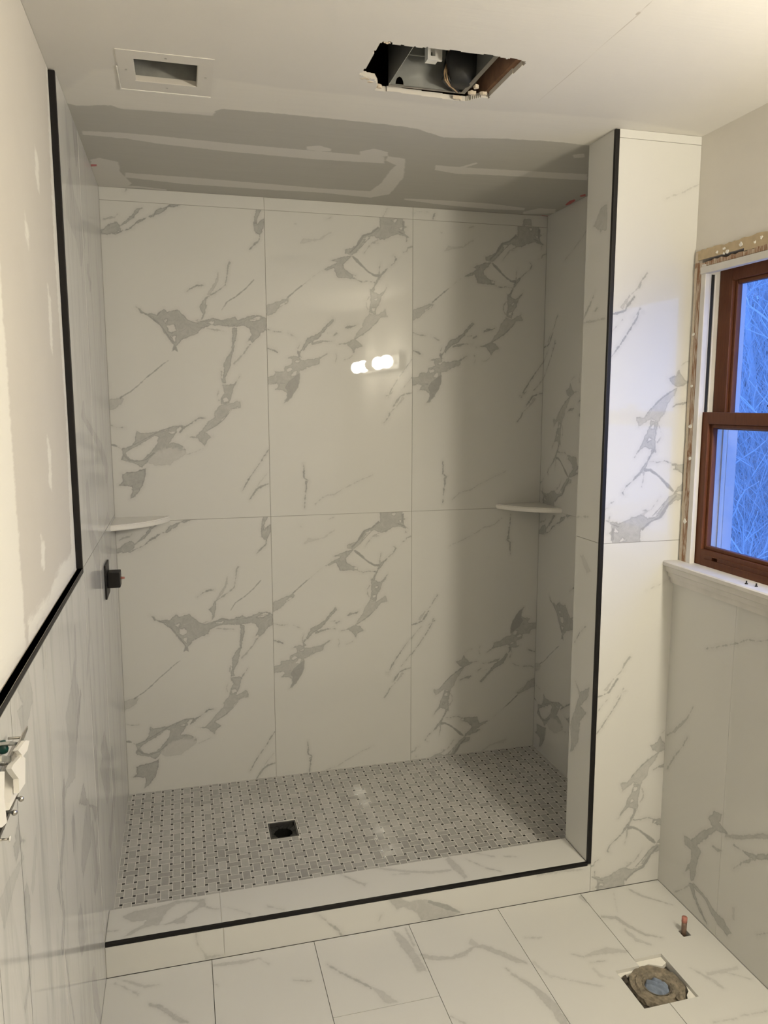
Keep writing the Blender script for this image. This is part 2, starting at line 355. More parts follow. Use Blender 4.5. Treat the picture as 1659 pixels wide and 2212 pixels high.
A += shapes(a2, [
 ('p', .6, [(735,-14),(765,-14),(780,40),(750,25),(722,40)]),
 ('s', .6, [(690,125,5),(640,160,8),(540,250,10),(480,300,8),(400,380,10),(330,440,8),(280,470,12),(230,510,16)]),
 ('p', .3, [(230,500),(280,500),(250,560),(170,610),(90,640),(60,560),(150,520)]),
 ('s', .48, [(1285,-4,20),(1260,50,50),(1240,110,70),(1225,190,35),(1210,240,25),(1215,280,45)]),
 ('s', .35, [(1390,0,8),(1350,50,20),(1300,100,16)]),
 ('s', .4, [(1190,170,14),(1185,230,10),(1210,280,14)]),
 ('p', .45, [(1190,290),(1300,280),(1350,215),(1365,195),(1330,260),(1300,320),(1280,400),(1255,460),(1180,470),(1190,400),(1215,360),(1200,320)]),
 ('s', .35, [(1165,350,8),(1150,390,8),(1165,440,8)]),
 ('p', .4, [(1180,468),(1255,462),(1340,420),(1365,430),(1375,485),(1330,485),(1280,510),(1220,580),(1150,660),(1060,720),(1020,745),(1000,720),(1060,640),(1120,590),(1125,540)]),
 ('h', 0, [(1200,420),(1240,405),(1255,430),(1215,450)]),
 ('s', .6, [(1370,485,6),(1290,500,6),(1210,600,10),(1150,655,14),(1060,715,8)]),
 ('p', .45, [(870,790),(940,780),(1010,710),(1050,740),(1100,770),(1060,800),(1030,860),(1010,840),(960,800)]),
 ('s', .25, [(1020,880,5),(960,910,6),(880,945,8),(810,965,5)]),
 ('s', .55, [(1035,608,6),(980,610,16),(930,645,10),(870,690,12),(830,715,30),(790,760,8)]),
 ('p', .48, [(700,730),(800,695),(840,700),(800,720),(770,760),(740,800),(700,860),(760,855),(810,870),(855,905),(850,950),(810,960),(760,930),(700,910),(640,950),(560,1000),(480,1070),(440,1110),(380,1080),(300,1070),(245,1055),(265,1010),(245,960),(340,920),(370,880),(390,780),(430,800),(540,780),(620,765)]),
 ('h', 0, [(290,995),(340,950),(430,900),(560,810),(590,820),(580,880),(520,960),(450,1030),(380,1050),(330,1040)]),
 ('h', 0, [(690,765),(750,755),(730,775)]), ('h', 0, [(760,740),(800,710),(810,720),(780,765)]),
 ('s', .62, [(250,960,14),(340,925,10),(480,840,14),(600,770,14),(740,710,14),(830,700,14)]),
 ('s', .62, [(255,1050,20),(270,1010,36),(320,1050,22),(400,1060,12),(480,1030,14),(560,960,18)]),
 ('p', .22, [(560,920),(840,880),(860,940),(700,1060),(560,1080),(480,1050)]),
 ('s', .6, [(70,950,10),(130,930,10),(180,930,20),(210,938,14)]), ('s', .3, [(210,940,4),(245,960,8)]),
 ('s', .4, [(130,750,4),(200,768,6),(280,765,4)]),
 ('p', .55, [(250,1180),(310,1160),(400,1140),(480,1105),(475,1170),(450,1270),(380,1370),(325,1400),(350,1330),(340,1290),(290,1285),(215,1290),(260,1250)]),
 ('s', .5, [(1632,830,6),(1580,910,10),(1540,980,6),(1480,1060,8),(1430,1140,12),(1400,1200,6),(1380,1230,5)]),
 ('s', .5, [(1636,1140,10),(1570,1165,16),(1530,1190,20),(1490,1240,20),(1450,1300,10)]), ('s', .3, [(1625,1040,5),(1560,1120,6),(1520,1180,8)])], uv_back(XA))
B = shapes(b1, [
 ('p', .45, [(1245,70),(1500,70),(1510,150),(1540,160),(1510,180),(1520,230),(1565,265),(1530,262),(1450,245),(1380,265),(1310,305),(1250,315),(1190,290),(1130,300),(1100,330),(1060,390),(1020,450),(960,500),(880,490),(880,450),(960,420),(1020,380),(1060,290),(1140,270),(1200,210),(1250,190)]),
 ('s', .62, [(1500,100,30),(1500,200,24),(1440,210,30),(1520,240,14),(1560,265,5)]), ('s', .5, [(1535,262,6),(1535,310,4)]),
 ('h', 0, [(1380,105),(1430,95),(1410,125)]), ('h', 0, [(1455,175),(1490,170),(1480,200)]), ('h', 0, [(1080,320),(1130,295),(1110,325)]),
 ('s', .62, [(1240,190,24),(1160,260,18),(1080,290,20),(1040,350,34),(1000,410,18),(930,480,24)]), ('s', .6, [(1150,300,8),(1090,360,10),(1030,430,10)]),
 ('s', .3, [(1240,315,20),(1160,360,12),(1110,430,10),(1080,470,5)]), ('s', .4, [(1180,350,14),(1235,350,6)]),
 ('p', .48, [(960,500),(910,560),(865,600),(870,640),(930,680),(1000,700),(1000,740),(900,740),(795,740),(780,700),(760,650),(690,680),(640,685),(740,620),(800,585),(730,578),(800,545),(880,515)]),
 ('h', 0, [(960,705),(990,700),(995,720),(965,722)]),
 ('s', .5, [(1000,740,8),(1060,760,8),(1120,745,8),(1200,750,10)]),
 ('s', .6, [(960,510,18),(1010,550,34),(1080,610,18),(1130,650,18),(1190,680,22),(1250,680,34)]),
 ('s', .35, [(1260,540,4),(1245,620,12),(1250,670,30)]),
 ('s', .5, [(1410,470,6),(1425,490,16),(1400,540,8),(1340,590,8),(1290,640,22),(1250,690,30),(1215,750,20),(1190,800,18),(1170,850,40)]), ('s', .4, [(1395,465,4),(1425,490,8)]),
 ('p', .45, [(1145,820),(1170,840),(1200,850),(1250,865),(1290,830),(1335,775),(1310,830),(1270,890),(1255,950),(1220,1010),(1205,1080),(1135,1060),(1150,970),(1150,880)]),
 ('s', .35, [(1140,900,14),(1105,950,10),(1110,1000,8),(1130,1040,10)]),
 ('h', 0, [(1195,925),(1225,910),(1215,935)]), ('h', 0, [(1170,1015),(1205,1010),(1195,1040),(1170,1045)]),
 ('p', .36, [(1135,1060),(1205,1085),(1260,1050),(1310,1012),(1335,1085),(1270,1095),(1230,1130),(1170,1210),(1080,1290),(1000,1340),(960,1360),(1000,1290),(1060,1210),(1080,1140),(1120,1095)]),
 ('s', .6, [(1335,1085,6),(1260,1095,8),(1210,1160,10),(1130,1240,14),(1050,1300,10),(980,1345,14)]),
 ('p', .45, [(800,1415),(880,1390),(980,1340),(1040,1370),(1070,1410),(1000,1440),(975,1490),(950,1450),(900,1405)]),
 ('s', .5, [(1020,1190,5),(980,1212,10),(920,1225,34),(880,1242,10)]),
 ('p', .4, [(50,1090),(135,1055),(270,995),(290,1015),(280,1040),(190,1100),(140,1160),(50,1205)]), ('h', 0, [(190,1080),(260,1030),(270,1040),(200,1085)]),
 ('s', .62, [(270,995,14),(340,930,12),(420,860,12),(465,825,3)]), ('s', .15, [(465,825,2),(560,740,3),(640,680,4)]),
 ('s', .45, [(50,1330,6),(130,1350,8),(215,1345,5)]), ('s', .35, [(275,1350,6),(320,1365,14),(370,1390,5)]),
 ('s', .5, [(760,1165,30),(700,1230,30),(640,1300,30),(580,1360,50),(500,1400,60),(470,1440,40),(430,1508,30)]), ('s', .45, [(750,1390,6),(650,1395,14),(590,1415,30),(520,1440,20)]),
 ('s', .3, [(690,1310,6),(750,1300,8)]), ('s', .45, [(755,1330,14),(800,1300,20)]), ('s', .4, [(400,1450,10),(380,1500,10)]),
 ('s', .18, [(400,435,10),(450,400,50),(540,390,20),(620,370,16),(700,310,20),(740,290,8)]), ('s', .25, [(680,165,8),(735,140,14)]), ('s', .15, [(345,240,14),(370,245,14)]),
 ('s', .4, [(1600,350,14),(1550,370,12),(1540,400,10),(1500,418,5)])], uv_back(XB))
B += shapes(b2, [
 ('s', .55, [(60,18,10),(130,35,22),(165,52,3)]), ('s', .5, [(430,-4,14),(390,40,16),(400,80,40)]), ('s', .5, [(380,10,8),(380,40,10),(400,70,20)]),
 ('p', .42, [(265,105),(300,80),(360,65),(400,75),(410,100),(450,100),(520,85),(590,70),(680,20),(700,15),(620,80),(610,130),(520,160),(460,200),(400,220),(400,330),(380,390),(310,500),(270,545),(230,560),(260,500),(265,460),(220,430),(140,430),(180,380),(150,365),(55,385),(55,310),(135,285),(135,245),(235,235),(240,190),(320,150),(310,100)]),
 ('h', 0, [(255,215),(300,195),(325,210),(270,235)]), ('h', 0, [(310,270),(340,225),(370,225),(350,275)]), ('h', 0, [(355,130),(400,110),(390,130)]), ('h', 0, [(470,180),(490,165),(495,185)]),
 ('s', .62, [(60,385,6),(170,360,8),(250,355,14)]), ('p', .6, [(280,330),(390,240),(405,240),(400,330),(380,390),(310,500),(240,555),(265,490),(265,430),(240,400)]),
 ('s', .35, [(630,55,10),(680,20,8),(700,10,6)]), ('s', .3, [(780,0,10),(795,40,6),(780,90,8)]), ('s', .25, [(870,60,8),(920,45,8),(960,10,4)]),
 ('s', .5, [(1592,-10,6),(1510,100,10),(1430,220,10),(1370,320,16),(1350,370,6),(1320,380,4)]), ('s', .4, [(1340,400,10),(1355,370,6),(1400,320,4)]),
 ('s', .4, [(1660,80,5),(1600,160,8),(1540,240,6),(1480,310,5)]),
 ('s', .52, [(1595,325,10),(1520,345,12),(1470,370,14),(1430,430,24),(1395,485,8)]), ('s', .3, [(1500,380,30),(1470,430,24),(1430,480,8)]),
 ('s', .45, [(1360,550,14),(1340,600,14),(1295,660,10)]), ('s', .3, [(1420,490,3),(1360,550,6)]),
 ('s', .5, [(440,1150,4),(445,1220,16),(445,1290,20),(490,1315,16),(470,1330,30),(470,1390,18),(455,1510,10),(452,1600,8)]),
 ('s', .25, [(560,1550,8),(640,1475,10),(700,1445,10),(770,1430,12),(850,1370,8),(960,1310,8),(1050,1255,6),(1120,1225,8),(1180,1190,4)])], uv_back(XB))
def turned(S): return [(k, t, np.array([TW, TH])-P) for k, t, P in S]
def shifted(S, du, dv): return [(k, t, P+np.array([du, dv])) for k, t, P in S]
FA, FB, FBR = field(A), field(B), field(turned(B))
def plain(Q): o = np.zeros((len(Q), 4)); o[:, 0] = CAP; o[:, 2] = CAP; return o
def uv_of(ax, val, O, U, V):
    O, U, V = np.array(O, float), np.array(U, float), np.array(V, float)
    return lambda x, y: (lambda p: ((p-O)@U, (p-O)@V))(on(x, y, ax, val))
G = .0009      # half a joint

# ------------------------------------------------------------------ back wall
X, Y, Z = (1, 0, 0), (0, 1, 0), (0, 0, 1); NX, NY, NZ = (-1, 0, 0), (0, -1, 0), (0, 0, -1)
wb = MB().box((-.13, .0018, -.1), (1.96, .13, H+.3)).build('wall_back', M['grout']); struct(wb, 'marble tiled back wall of the walk-in shower', 'wall')
def wt(parent, x0, x1, z0, z1, f, flip=None, z_base=None):
    zb = ZJ-TH if z_base is None else z_base
    return sheet('tile', parent, M['tile'], (x0, 0, zb), X, Z, [(G, z0-zb+G, x1-x0-G, z1-zb-G)], f)
XR = W_SH
for x0, x1, fl, fu in ((0, XB, FA, FA), (XB, XC2, FB, FB), (XC2, XR, FBR, FB)):
    wt(wb, x0, x1, ZS-.002, ZJ, fl)
    wt(wb, x0, x1, ZJ, ZJ+TH, fu, z_base=ZJ)
s1 = crop(560, 430, 4.879); s2 = crop(860, 400, 2.99)
SZ = ZJ+TH
strip = field(shapes(s1, [('s', .35, [(1350,95,10),(1325,150,12),(1300,190,10)])], uv_of(1, 0, (0, 0, SZ), X, Z)) +
              shapes(s2, [('s', .5, [(240,180,8),(230,195,14),(225,220,4)]), ('p', .45, [(800,262),(815,215),(860,220),(865,262)]), ('s', .3, [(100,185,6),(120,170,4),(200,172,3)])], uv_of(1, 0, (0, 0, SZ), X, Z)) +
              shapes(crop(180, 380, 2.304), [('s', .35, [(205,80,8),(215,65,6)])], uv_of(1, 0, (0, 0, SZ), X, Z)))
for x0, x1 in ((0, XB), (XB, XC2), (XC2, XR)):
    sheet('tile', wb, M['tile'], (0, 0, SZ), X, Z, [(x0+G, G, x1-G, H-SZ-G)], strip)

# ------------------------------------------------------------------ left wall: tiled to the ceiling in the shower, tiled dado beyond it
ZD = 1.207; EY0, EY1, EZ0, EZ1 = -1.949, -2.116, 1.049, 1.121      # recess of the electrical box
wl = MB().box((-.14, .0, -.1), (-.0004, YF-.002, H+.3)).box((-.14, YF-.002, -.1), (-.0004, EY0, ZD)).box((-.14, EY1, -.1), (-.0004, -4.35, ZD)).box((-.14, EY0, -.1), (-.0004, EY1, EZ0)).box((-.14, EY0, EZ1), (-.0004, EY1, ZD)).box((-.14, EY0, EZ0), (-.066, EY1, EZ1)).box((-.14, YF-.002, ZD), (-.016, -4.35, H+.3)).build('wall_left', M['grout'])
struct(wl, 'left wall with marble tile and patched off-white paint above it', 'wall')
l1, l2 = crop(0, 1500, 3.107), crop(0, 1050, 3.402)
uvl = uv_of(0, 0, (0, 0, 0), NY, Z)
def hor(pts):
    pts = [(pts[0][0], pts[0][1]-pts[0][2]*2.2-12, 2)]+list(pts)+[(pts[-1][0], pts[-1][1]+pts[-1][2]*2.2+12, 2)]
    return [(x-w_/2, y) for x, y, w_ in pts]+[(x+w_/2, y) for x, y, w_ in pts][::-1]
def leftshapes(cr, L): return [('p', t, np.array([uvl(*cr(x, y)) for x, y in hor(p)])) for t, p in L]
LS = leftshapes(l1, [
 (.3, [(500,-20,60),(480,150,80),(490,350,50),(480,560,50),(440,640,20)]), (.4, [(430,620,20),(425,720,14),(430,900,12),(410,1150,20),(400,1300,30),(430,1480,20),(420,1700,20)]),
 (.5, [(540,0,12),(520,200,14),(500,400,20)]), (.35, [(700,370,50),(720,440,50)]), (.28, [(700,500,60),(720,640,40)]), (.4, [(560,735,60),(600,745,80),(640,760,40)]),
 (.3, [(590,800,40),(580,1000,60),(560,1150,30)]), (.4, [(490,860,20),(495,1060,5)]), (.3, [(620,900,20),(650,1200,30),(640,1300,20)]), (.35, [(180,1350,40),(185,1500,40),(190,1650,20)]),
 (.3, [(200,1720,24),(200,1900,20),(170,2100,14)]), (.2, [(150,1100,20),(80,1250,60),(30,1400,80)]), (.3, [(190,-10,60),(190,50,60),(160,110,90)]), (.3, [(540,1480,30),(550,1640,50)]),
 (.3, [(630,1900,30),(650,2100,40),(690,2250,20)]), (.35, [(440,1750,8),(470,2000,8),(500,2200,8)]), (.18, [(240,1000,20),(220,1300,20)]), (.3, [(640,380,14),(660,700,12),(650,1000,10)]), (.3, [(750,400,20),(770,640,14),(740,1000,20)]),
 (.4, [(120,950,40),(140,985,70),(110,1010,50)])])
LS += leftshapes(l2, [(.25, [(640,0,20),(660,300,30),(700,450,60),(720,560,40)]), (.35, [(550,1050,10),(555,1250,14),(540,1440,30)]), (.2, [(790,330,60),(800,480,40)]), (.25, [(650,850,10),(660,1100,12),(640,1400,10)]), (.2, [(300,1100,14),(320,1300,14)]), (.3, [(190,1390,50),(170,1500,90),(200,1620,60)])])
LS += leftshapes(FULL, [(.3, [(190,590,4),(195,610,4)]), (.2, [(150,420,20),(160,470,30),(175,520,20)]), (.25, [(150,180,8),(160,260,10),(165,330,8)]), (.25, [(180,900,10),(215,960,12),(230,1010,10)])])
FL = field(LS)
uj = [0, .61, -YF-.0015, 1.64, 2.25, 2.86, 3.47, 4.33]
for i, (u0, u1) in enumerate(zip(uj[:-1], uj[1:])):
    lo_, hi_ = (ZS-.002 if u1 < .9 else .0)+G, ZD-(0 if i < 2 else .012)-G
    rr = [(u0+G, lo_, u1-G, hi_)] if i != 3 else [(u0+G, lo_, -EY0, hi_), (-EY1, lo_, u1-G, hi_), (-EY0, lo_, -EY1, EZ0), (-EY0, EZ1, -EY1, hi_)]
    sheet('tile', wl, M['tile_left'], (0, 0, 0), NY, Z, rr, FL if u0 < 2.2 else plain, thick=.0003)
    if i < 2: sheet('tile', wl, M['tile_left'], (0, 0, 0), NY, Z, [(u0+G, ZD+G, u1-G, H-G)], FL, thick=.0003)
PX = -.0155
uvp = uv_of(0, PX, (PX, 0, 0), NY, Z)
patch = [('p', .1, np.array([(1.728, ZD), (2.25, ZD), (2.25, H), (1.735, H)])), ('p', .1, np.array([(1.03, ZD), (1.12, ZD), (1.07, 1.6), (1.10, 2.0), (1.06, H), (1.03, H)])),
         ('p', .1, np.array([(1.03, ZD), (1.7, ZD), (1.7, 1.25), (1.5, 1.24), (1.3, 1.27), (1.1, 1.26)]))]
patch += [('p', .1, np.array([(u, z), (u+.03, z+.02), (u+.02, z+h), (u-.02, z+h-.03)])) for u, z, h in ((1.35, 1.45, .12), (1.22, 1.75, .16), (1.5, 1.3, .08), (1.28, 2.1, .09), (1.45, 1.95, .06))]
o = sheet('painted_face', wl, M['wall_patch'], (PX, 0, 0), NY, Z, [(-YF+.001, ZD-.006, 4.33, H)], layered([patch, None, None, None]), fine=.008, thick=.0005, chans=(0,))

# ------------------------------------------------------------------ right wall, window opening, column
WY0, WY1, WZ0, WZ1 = -1.062, -1.905, 1.118, 2.075
wr = MB().box((1.8344, .0, -.1), (1.96, YF+.02, H+.3)).box((1.83, YF+.02, -.1), (1.96, -4.35, 1.118)).box((1.83, YF+.02, WZ1), (1.96, -4.35, H+.3)) \
    .box((1.83, YF+.02, WZ0), (1.96, WY0, WZ1)).box((1.83, WY1, WZ0), (1.96, -4.35, WZ1)).build('wall_right', M['paint'])
struct(wr, 'outside wall with the dusk window, marble tile inside the shower', 'wall')
sheet('tile', wr, M['tile'], (W_SH, 0, ZJ-TH), NY, Z, [(G, ZS-(ZJ-TH)-.002, TW-G, TH-G)], FA)
sheet('tile', wr, M['tile'], (W_SH, 0, ZJ-TH), NY, Z, [(TW+G, ZS-(ZJ-TH)-.002, -YJ-G, TH-G)], plain)
sheet('tile', wr, M['tile'], (W_SH, 0, ZJ), NY, Z, [(G, G, TW-G, H-ZJ-G)], FBR)
sheet('tile', wr, M['tile'], (W_SH, 0, ZJ), NY, Z, [(TW+G, G, -YJ-G, H-ZJ-G)], plain)
# dado tiles under the window
XD = 1.812
db = MB().box((XD+.0018, YF, 0), (1.8298, -4.33, 1.058)).build('tile_backing', M['grout'], wr)
r1 = crop(1200, 1200, 2.185); uvd = uv_of(0, XD, (XD, YF, 0), NY, Z)
DS = shapes(r1, [
 ('s', .35, [(650,715,3),(620,770,8),(590,800,16),(560,830,14),(525,850,8)]), ('s', .4, [(625,855,10),(600,900,6),(560,950,6),(525,1010,6)]),
 ('s', .4, [(710,440,4),(800,425,6),(860,415,5),(905,397,6),(960,405,5),(1010,400,5),(1100,410,5)]),
 ('p', .45, [(605,1320),(640,1340),(680,1305),(740,1280),(720,1240),(750,1205),(790,1220),(775,1260),(820,1320),(760,1300),(700,1345),(670,1370),(690,1400),(670,1440),(660,1520),(640,1540),(630,1480),(605,1500),(640,1430),(640,1390),(610,1365)]),
 ('s', .5, [(640,1545,20),(655,1610,12),(690,1690,10),(715,1740,5)]), ('s', .45, [(645,1550,14),(710,1620,12),(740,1680,20),(780,1730,36),(820,1790,24)]), ('s', .3, [(640,1550,8),(600,1575,5),(560,1590,3)]),
 ('s', .3, [(800,1320,16),(870,1330,20),(960,1325,24),(1060,1330,24)]), ('s', .4, [(740,1370,8),(765,1390,16),(790,1395,4)]), ('s', .45, [(840,1365,6),(890,1400,10),(940,1425,30),(1010,1420,30),(1080,1440,20)]), ('s', .4, [(950,1430,20),(880,1450,12),(835,1480,5)]),
 ('s', .4, [(950,1790,4),(1010,1780,8),(1060,1770,6)]), ('s', .2, [(840,1660,14),(840,1720,10)])], uvd)
FD = field(DS)
for u0, u1 in ((0, .3), (.3, .91), (.91, 1.52), (1.52, 2.13), (2.13, 3.3)):
    sheet('tile', wr, M['tile'], (XD, YF, 0), NY, Z, [(u0+G*.4, G, u1-G*.4, 1.058)], FD if u0 < .9 else plain)
wc = MB().box((WJ+.0018, YF+.0018, 0), (1.8298, YJ, H)).build('wall_partition', M['grout']); struct(wc, 'narrow marble tiled return wall closing the right end of the shower', 'wall')
FBc = FBR
sheet('tile', wc, M['tile'], (WJ+.003, YF, 1.199), X, Z, [(.010, G, 1.8298-WJ-.003, TH-G)], FBc)
sheet('tile', wc, M['tile'], (WJ+.003, YF, -.0202), X, Z, [(.010, .0202+G, 1.8298-WJ-.003, TH-G)], FBc)
sheet('tile', wc, M['tile'], (WJ+.003, YF, 1.199+TH), X, Z, [(.010, G, 1.8298-WJ-.003, H-1.199-TH-G)], plain)
uvj = uv_of(0, WJ, (WJ, YJ, 0), NY, Z); j1, j2 = crop(860, 400, 2.99), crop(860, 1080, 2.698)
# inner face of the column looks towards -x: u runs from the front to the back
JS = shapes(j1, [('s', .4, [(1270,690,4),(1240,770,10),(1195,870,8)]), ('s', .35, [(1290,790,14),(1265,820,8)]), ('s', .3, [(1195,890,10),(1260,880,14),(1340,860,8)]), ('p', .35, [(1260,270),(1310,150),(1350,120),(1350,290),(1310,300)])], uvj) + \
     shapes(j2, [('s', .5, [(1030,830,5),(1060,770,8),(1095,735,4)]), ('p', .42, [(1000,1470),(1010,1400),(1000,1310),(1040,1190),(1060,1120),(1115,1090),(1110,1150),(1060,1200),(1100,1240),(1060,1290),(1050,1400),(1020,1460)]), ('s', .3, [(1030,1050,4),(1050,1100,8),(1060,1140,14)]), ('s', .35, [(1040,100,6),(1110,98,8)]), ('s', .2, [(1070,320,20),(1110,420,30)])], uvj)
JF = field(JS)
for z0, z1 in ((ZC, 1.2), (1.2, H)):
    sheet('tile', wc, M['tile'], (WJ, YJ, 0), NY, Z, [(0, z0+G, YJ-YF-.011, z1-G)], JF)

# ------------------------------------------------------------------ shower curb
cu = MB().box((.0005, YF+.0018, 0), (WJ, YJ, ZC-.0018)).build('curb', M['grout_white']); struct(cu, 'low tiled curb across the shower entrance', 'curb')
k7, k4 = crop(220, 1600, 3.456), crop(500, 1600, 2.074)
uvt = uv_of(2, ZC, (0, YF, ZC), X, Y)
KT = shapes(k7, [('p', .4, [(160,1310),(250,1270),(420,1240),(560,1195),(700,1185),(770,1180),(775,1240),(730,1250),(640,1300),(620,1360),(430,1375),(300,1400),(240,1440),(170,1460),(220,1420),(310,1370),(330,1340),(230,1350),(170,1330)]),
  ('h', 0, [(430,1370),(480,1280),(560,1220),(660,1200),(720,1210),(700,1240),(600,1310),(480,1370)]), ('s', .35, [(40,1425,14),(120,1415,6)]), ('s', .45, [(780,1240,14),(830,1255,10),(880,1255,6)]),
  ('s', .25, [(905,1240,4),(1000,1260,6),(1110,1295,8)]), ('s', .35, [(1230,1235,16),(1300,1250,8),(1360,1262,4)])], uvt) + \
  shapes(k4, [('s', .4, [(490,600,4),(570,635,8),(600,645,14)]), ('s', .3, [(640,570,4),(780,585,10),(900,590,10),(985,580,8)]), ('s', .25, [(720,600,4),(800,595,8)]), ('s', .35, [(965,525,20),(1010,570,30),(1050,615,16)]),
  ('s', .4, [(1050,530,3),(1140,570,5),(1210,585,4)]), ('s', .3, [(1100,505,3),(1180,520,5)]), ('s', .3, [(1220,518,6),(1280,520,4)])], uvt)
KF = field(KT)
for x0, x1 in ((.001, .330), (.330, WJ-.001)):
    sheet('tile', cu, M['tile_floor'], (0, YF, ZC), X, Y, [(x0+G, .011, x1-G, YJ-YF)], KF)
uvr = uv_of(1, YF, (0, YF, 0), X, Z)
KR = field(shapes(k7, [('s', .35, [(700,1420,6),(705,1470,8),(720,1530,6),(760,1580,10),(780,1620,30),(840,1610,14),(910,1600,5)])], uvr) + shapes(k4, [
  ('s', .5, [(380,770,4),(440,820,8),(480,850,14),(495,880,20)]), ('p', .38, [(700,710),(740,690),(790,720),(850,710),(900,720),(960,735),(1030,770),(1010,780),(930,800),(850,805),(830,770),(770,745),(740,755)]),
  ('s', .6, [(880,720,14),(960,745,24),(1025,770,8)]), ('s', .3, [(670,780,8),(660,810,6)]), ('s', .35, [(1370,605,4),(1440,590,14),(1500,580,10),(1580,578,5)])], uvr))
for x0, x1 in ((.001, .334), (.334, WJ+.0125)):
    sheet('tile', cu, M['tile_floor'], (0, YF, 0), X, Z, [(x0+G, G, x1-G, ZC-.011)], KR)

# ------------------------------------------------------------------ black edge profiles
def profile(n, a, b, label):
    o = MB().box(a, b, .0015).build('trim_%d' % n, M['black']); return struct(o, label, 'edge trim')
profile(1, (.001, YF-.0005, ZC-.0105), (WJ-.0005, YF+.0105, ZC+.0005), 'black metal edge profile along the front of the shower curb')
profile(2, (WJ-.0008, YF-.0008, ZC-.004), (WJ+.0125, YF+.0105, H-.002), 'black metal edge profile up the corner of the return wall')
profile(3, (-.0153, YF-.0135, ZD+.001), (.0006, YF-.0015, H-.003), 'black metal edge profile running up the left wall to the ceiling')
profile(4, (-.0153, YF-.0015, ZD-.0118), (.0006, -4.3, ZD), 'black metal edge profile capping the tiled dado on the left wall')

# ------------------------------------------------------------------ bathroom floor
fl = MB().box((-.13, .0, -.16), (1.96, -4.35, -.03)).build('floor', M['grout']); struct(fl, 'pale marble tiled bathroom floor', 'floor')
f5, f6 = crop(200, 1900, 2.074), crop(900, 1820, 2.186); uvf = uv_of(2, 0, (0, YF, 0), X, Y)
FS = shapes(f5, [('s', .3, [(110,445,3),(170,460,14),(230,480,14),(300,470,5)]), ('s', .35, [(100,465,3),(170,495,6),(205,515,12)]), ('s', .4, [(250,560,14),(300,570,20),(345,600,24),(390,630,24),(430,640,8)]),
 ('s', .35, [(540,385,10),(620,375,16),(690,365,14),(740,355,4)]), ('s', .25, [(740,350,4),(790,380,8)]), ('s', .3, [(545,460,4),(565,480,6)]), ('s', .35, [(900,450,4),(960,455,8),(980,455,3)]),
 ('s', .5, [(1050,380,4),(1100,410,8),(1180,450,10),(1250,485,10)]), ('p', .3, [(1250,480),(1300,500),(1370,550),(1310,555),(1280,520)]),
 ('p', .35, [(1340,225),(1390,250),(1430,300),(1460,340),(1500,410),(1455,415),(1430,360),(1380,300)]), ('s', .3, [(1400,215,5),(1440,300,10)]), ('s', .35, [(1480,345,16),(1540,355,18),(1620,350,10)])], uvf)
FS += shapes(f6, [('s', .35, [(20,530,10),(80,545,20),(160,545,14),(220,530,24),(260,500,14),(280,490,8),(310,490,20),(400,525,24),(470,555,26),(520,570,8)]), ('s', .25, [(250,465,30),(290,490,16)]),
 ('s', .35, [(420,590,8),(450,620,10),(520,665,20),(560,690,20),(600,730,40),(650,780,40),(690,840,40),(720,900,30)]), ('s', .3, [(510,450,5),(590,450,6)]), ('s', .3, [(730,525,5),(790,540,10),(830,525,20),(900,510,30),(1000,515,10)]), ('s', .4, [(820,568,4),(890,558,6)]),
 ('s', .25, [(600,620,3),(720,650,6),(880,680,12)]), ('s', .2, [(830,590,10),(870,630,14),(930,640,6)]), ('s', .2, [(550,565,14),(640,640,5)]),
 ('s', .4, [(870,350,8),(940,355,16),(1000,395,14),(1080,435,10),(1160,450,5)]), ('s', .3, [(980,410,14),(1040,460,16),(1110,485,6)]), ('s', .4, [(1000,220,8),(1070,255,10),(1140,275,6),(1210,295,3)]), ('s', .15, [(930,235,4),(950,330,5)]),
 ('s', .35, [(770,250,20),(810,290,8)]), ('s', .3, [(1290,590,4),(1350,625,8),(1400,650,16),(1450,690,8)]), ('s', .25, [(1370,620,16),(1440,610,20),(1520,590,14)]), ('s', .3, [(1450,610,6),(1580,645,4)]),
 ('s', .4, [(1400,850,3),(1510,830,3)]), ('s', .4, [(1530,820,3),(1659,795,4)]), ('s', .4, [(160,820,4),(235,857,6)])], uvf)
FF = field(FS)
cols = [0, .297, .604, .908, 1.212, 1.513, XD]
HX0, HX1, HYa, HYb, HYc = 1.434, 1.606, -1.377, -1.349, -1.523      # opening cut for the toilet flange
sp_ = on(1477, 2014, 2, 0); QX0, QX1, QY0, QY1 = sp_[0]-.013, sp_[0]+.014, sp_[1]-.018, sp_[1]+.011   # hole cut for the supply pipe
cuts = [[-1.60], [-1.72], [-1.336], [-1.75], [-1.78], [-1.80]]
for i in range(6):
    ys = [YF-.001]+cuts[i]
    while ys[-1] > -4.3: ys.append(ys[-1]-.61)
    ys[-1] = -4.33
    for k in range(len(ys)-1):
        x0, x1, y0, y1 = cols[i]+G, cols[i+1]-G, ys[k+1]+G, ys[k]-G
        if i == 4 and k == 0: rr = [(x0, y0, HX0, y1), (HX0, HYa, x1, y1), (HX0, y0, x1, HYc)]
        elif i == 5 and k == 0: rr = [(x0, HYb, HX1, y1), (HX1, y0, QX0, y1), (QX1, y0, x1, y1), (QX0, y0, QX1, QY0), (QX0, QY1, QX1, y1), (x0, y0, HX1, HYc)]
        else: rr = [(x0, y0, x1, y1)]
        rr = [(a, b-YF, c, d-YF) for a, b, c, d in rr]
        sheet('tile', fl, M['tile_floor'], (0, YF, 0), X, Y, rr, FF if ys[k] > -1.9 else plain, thick=.0295)

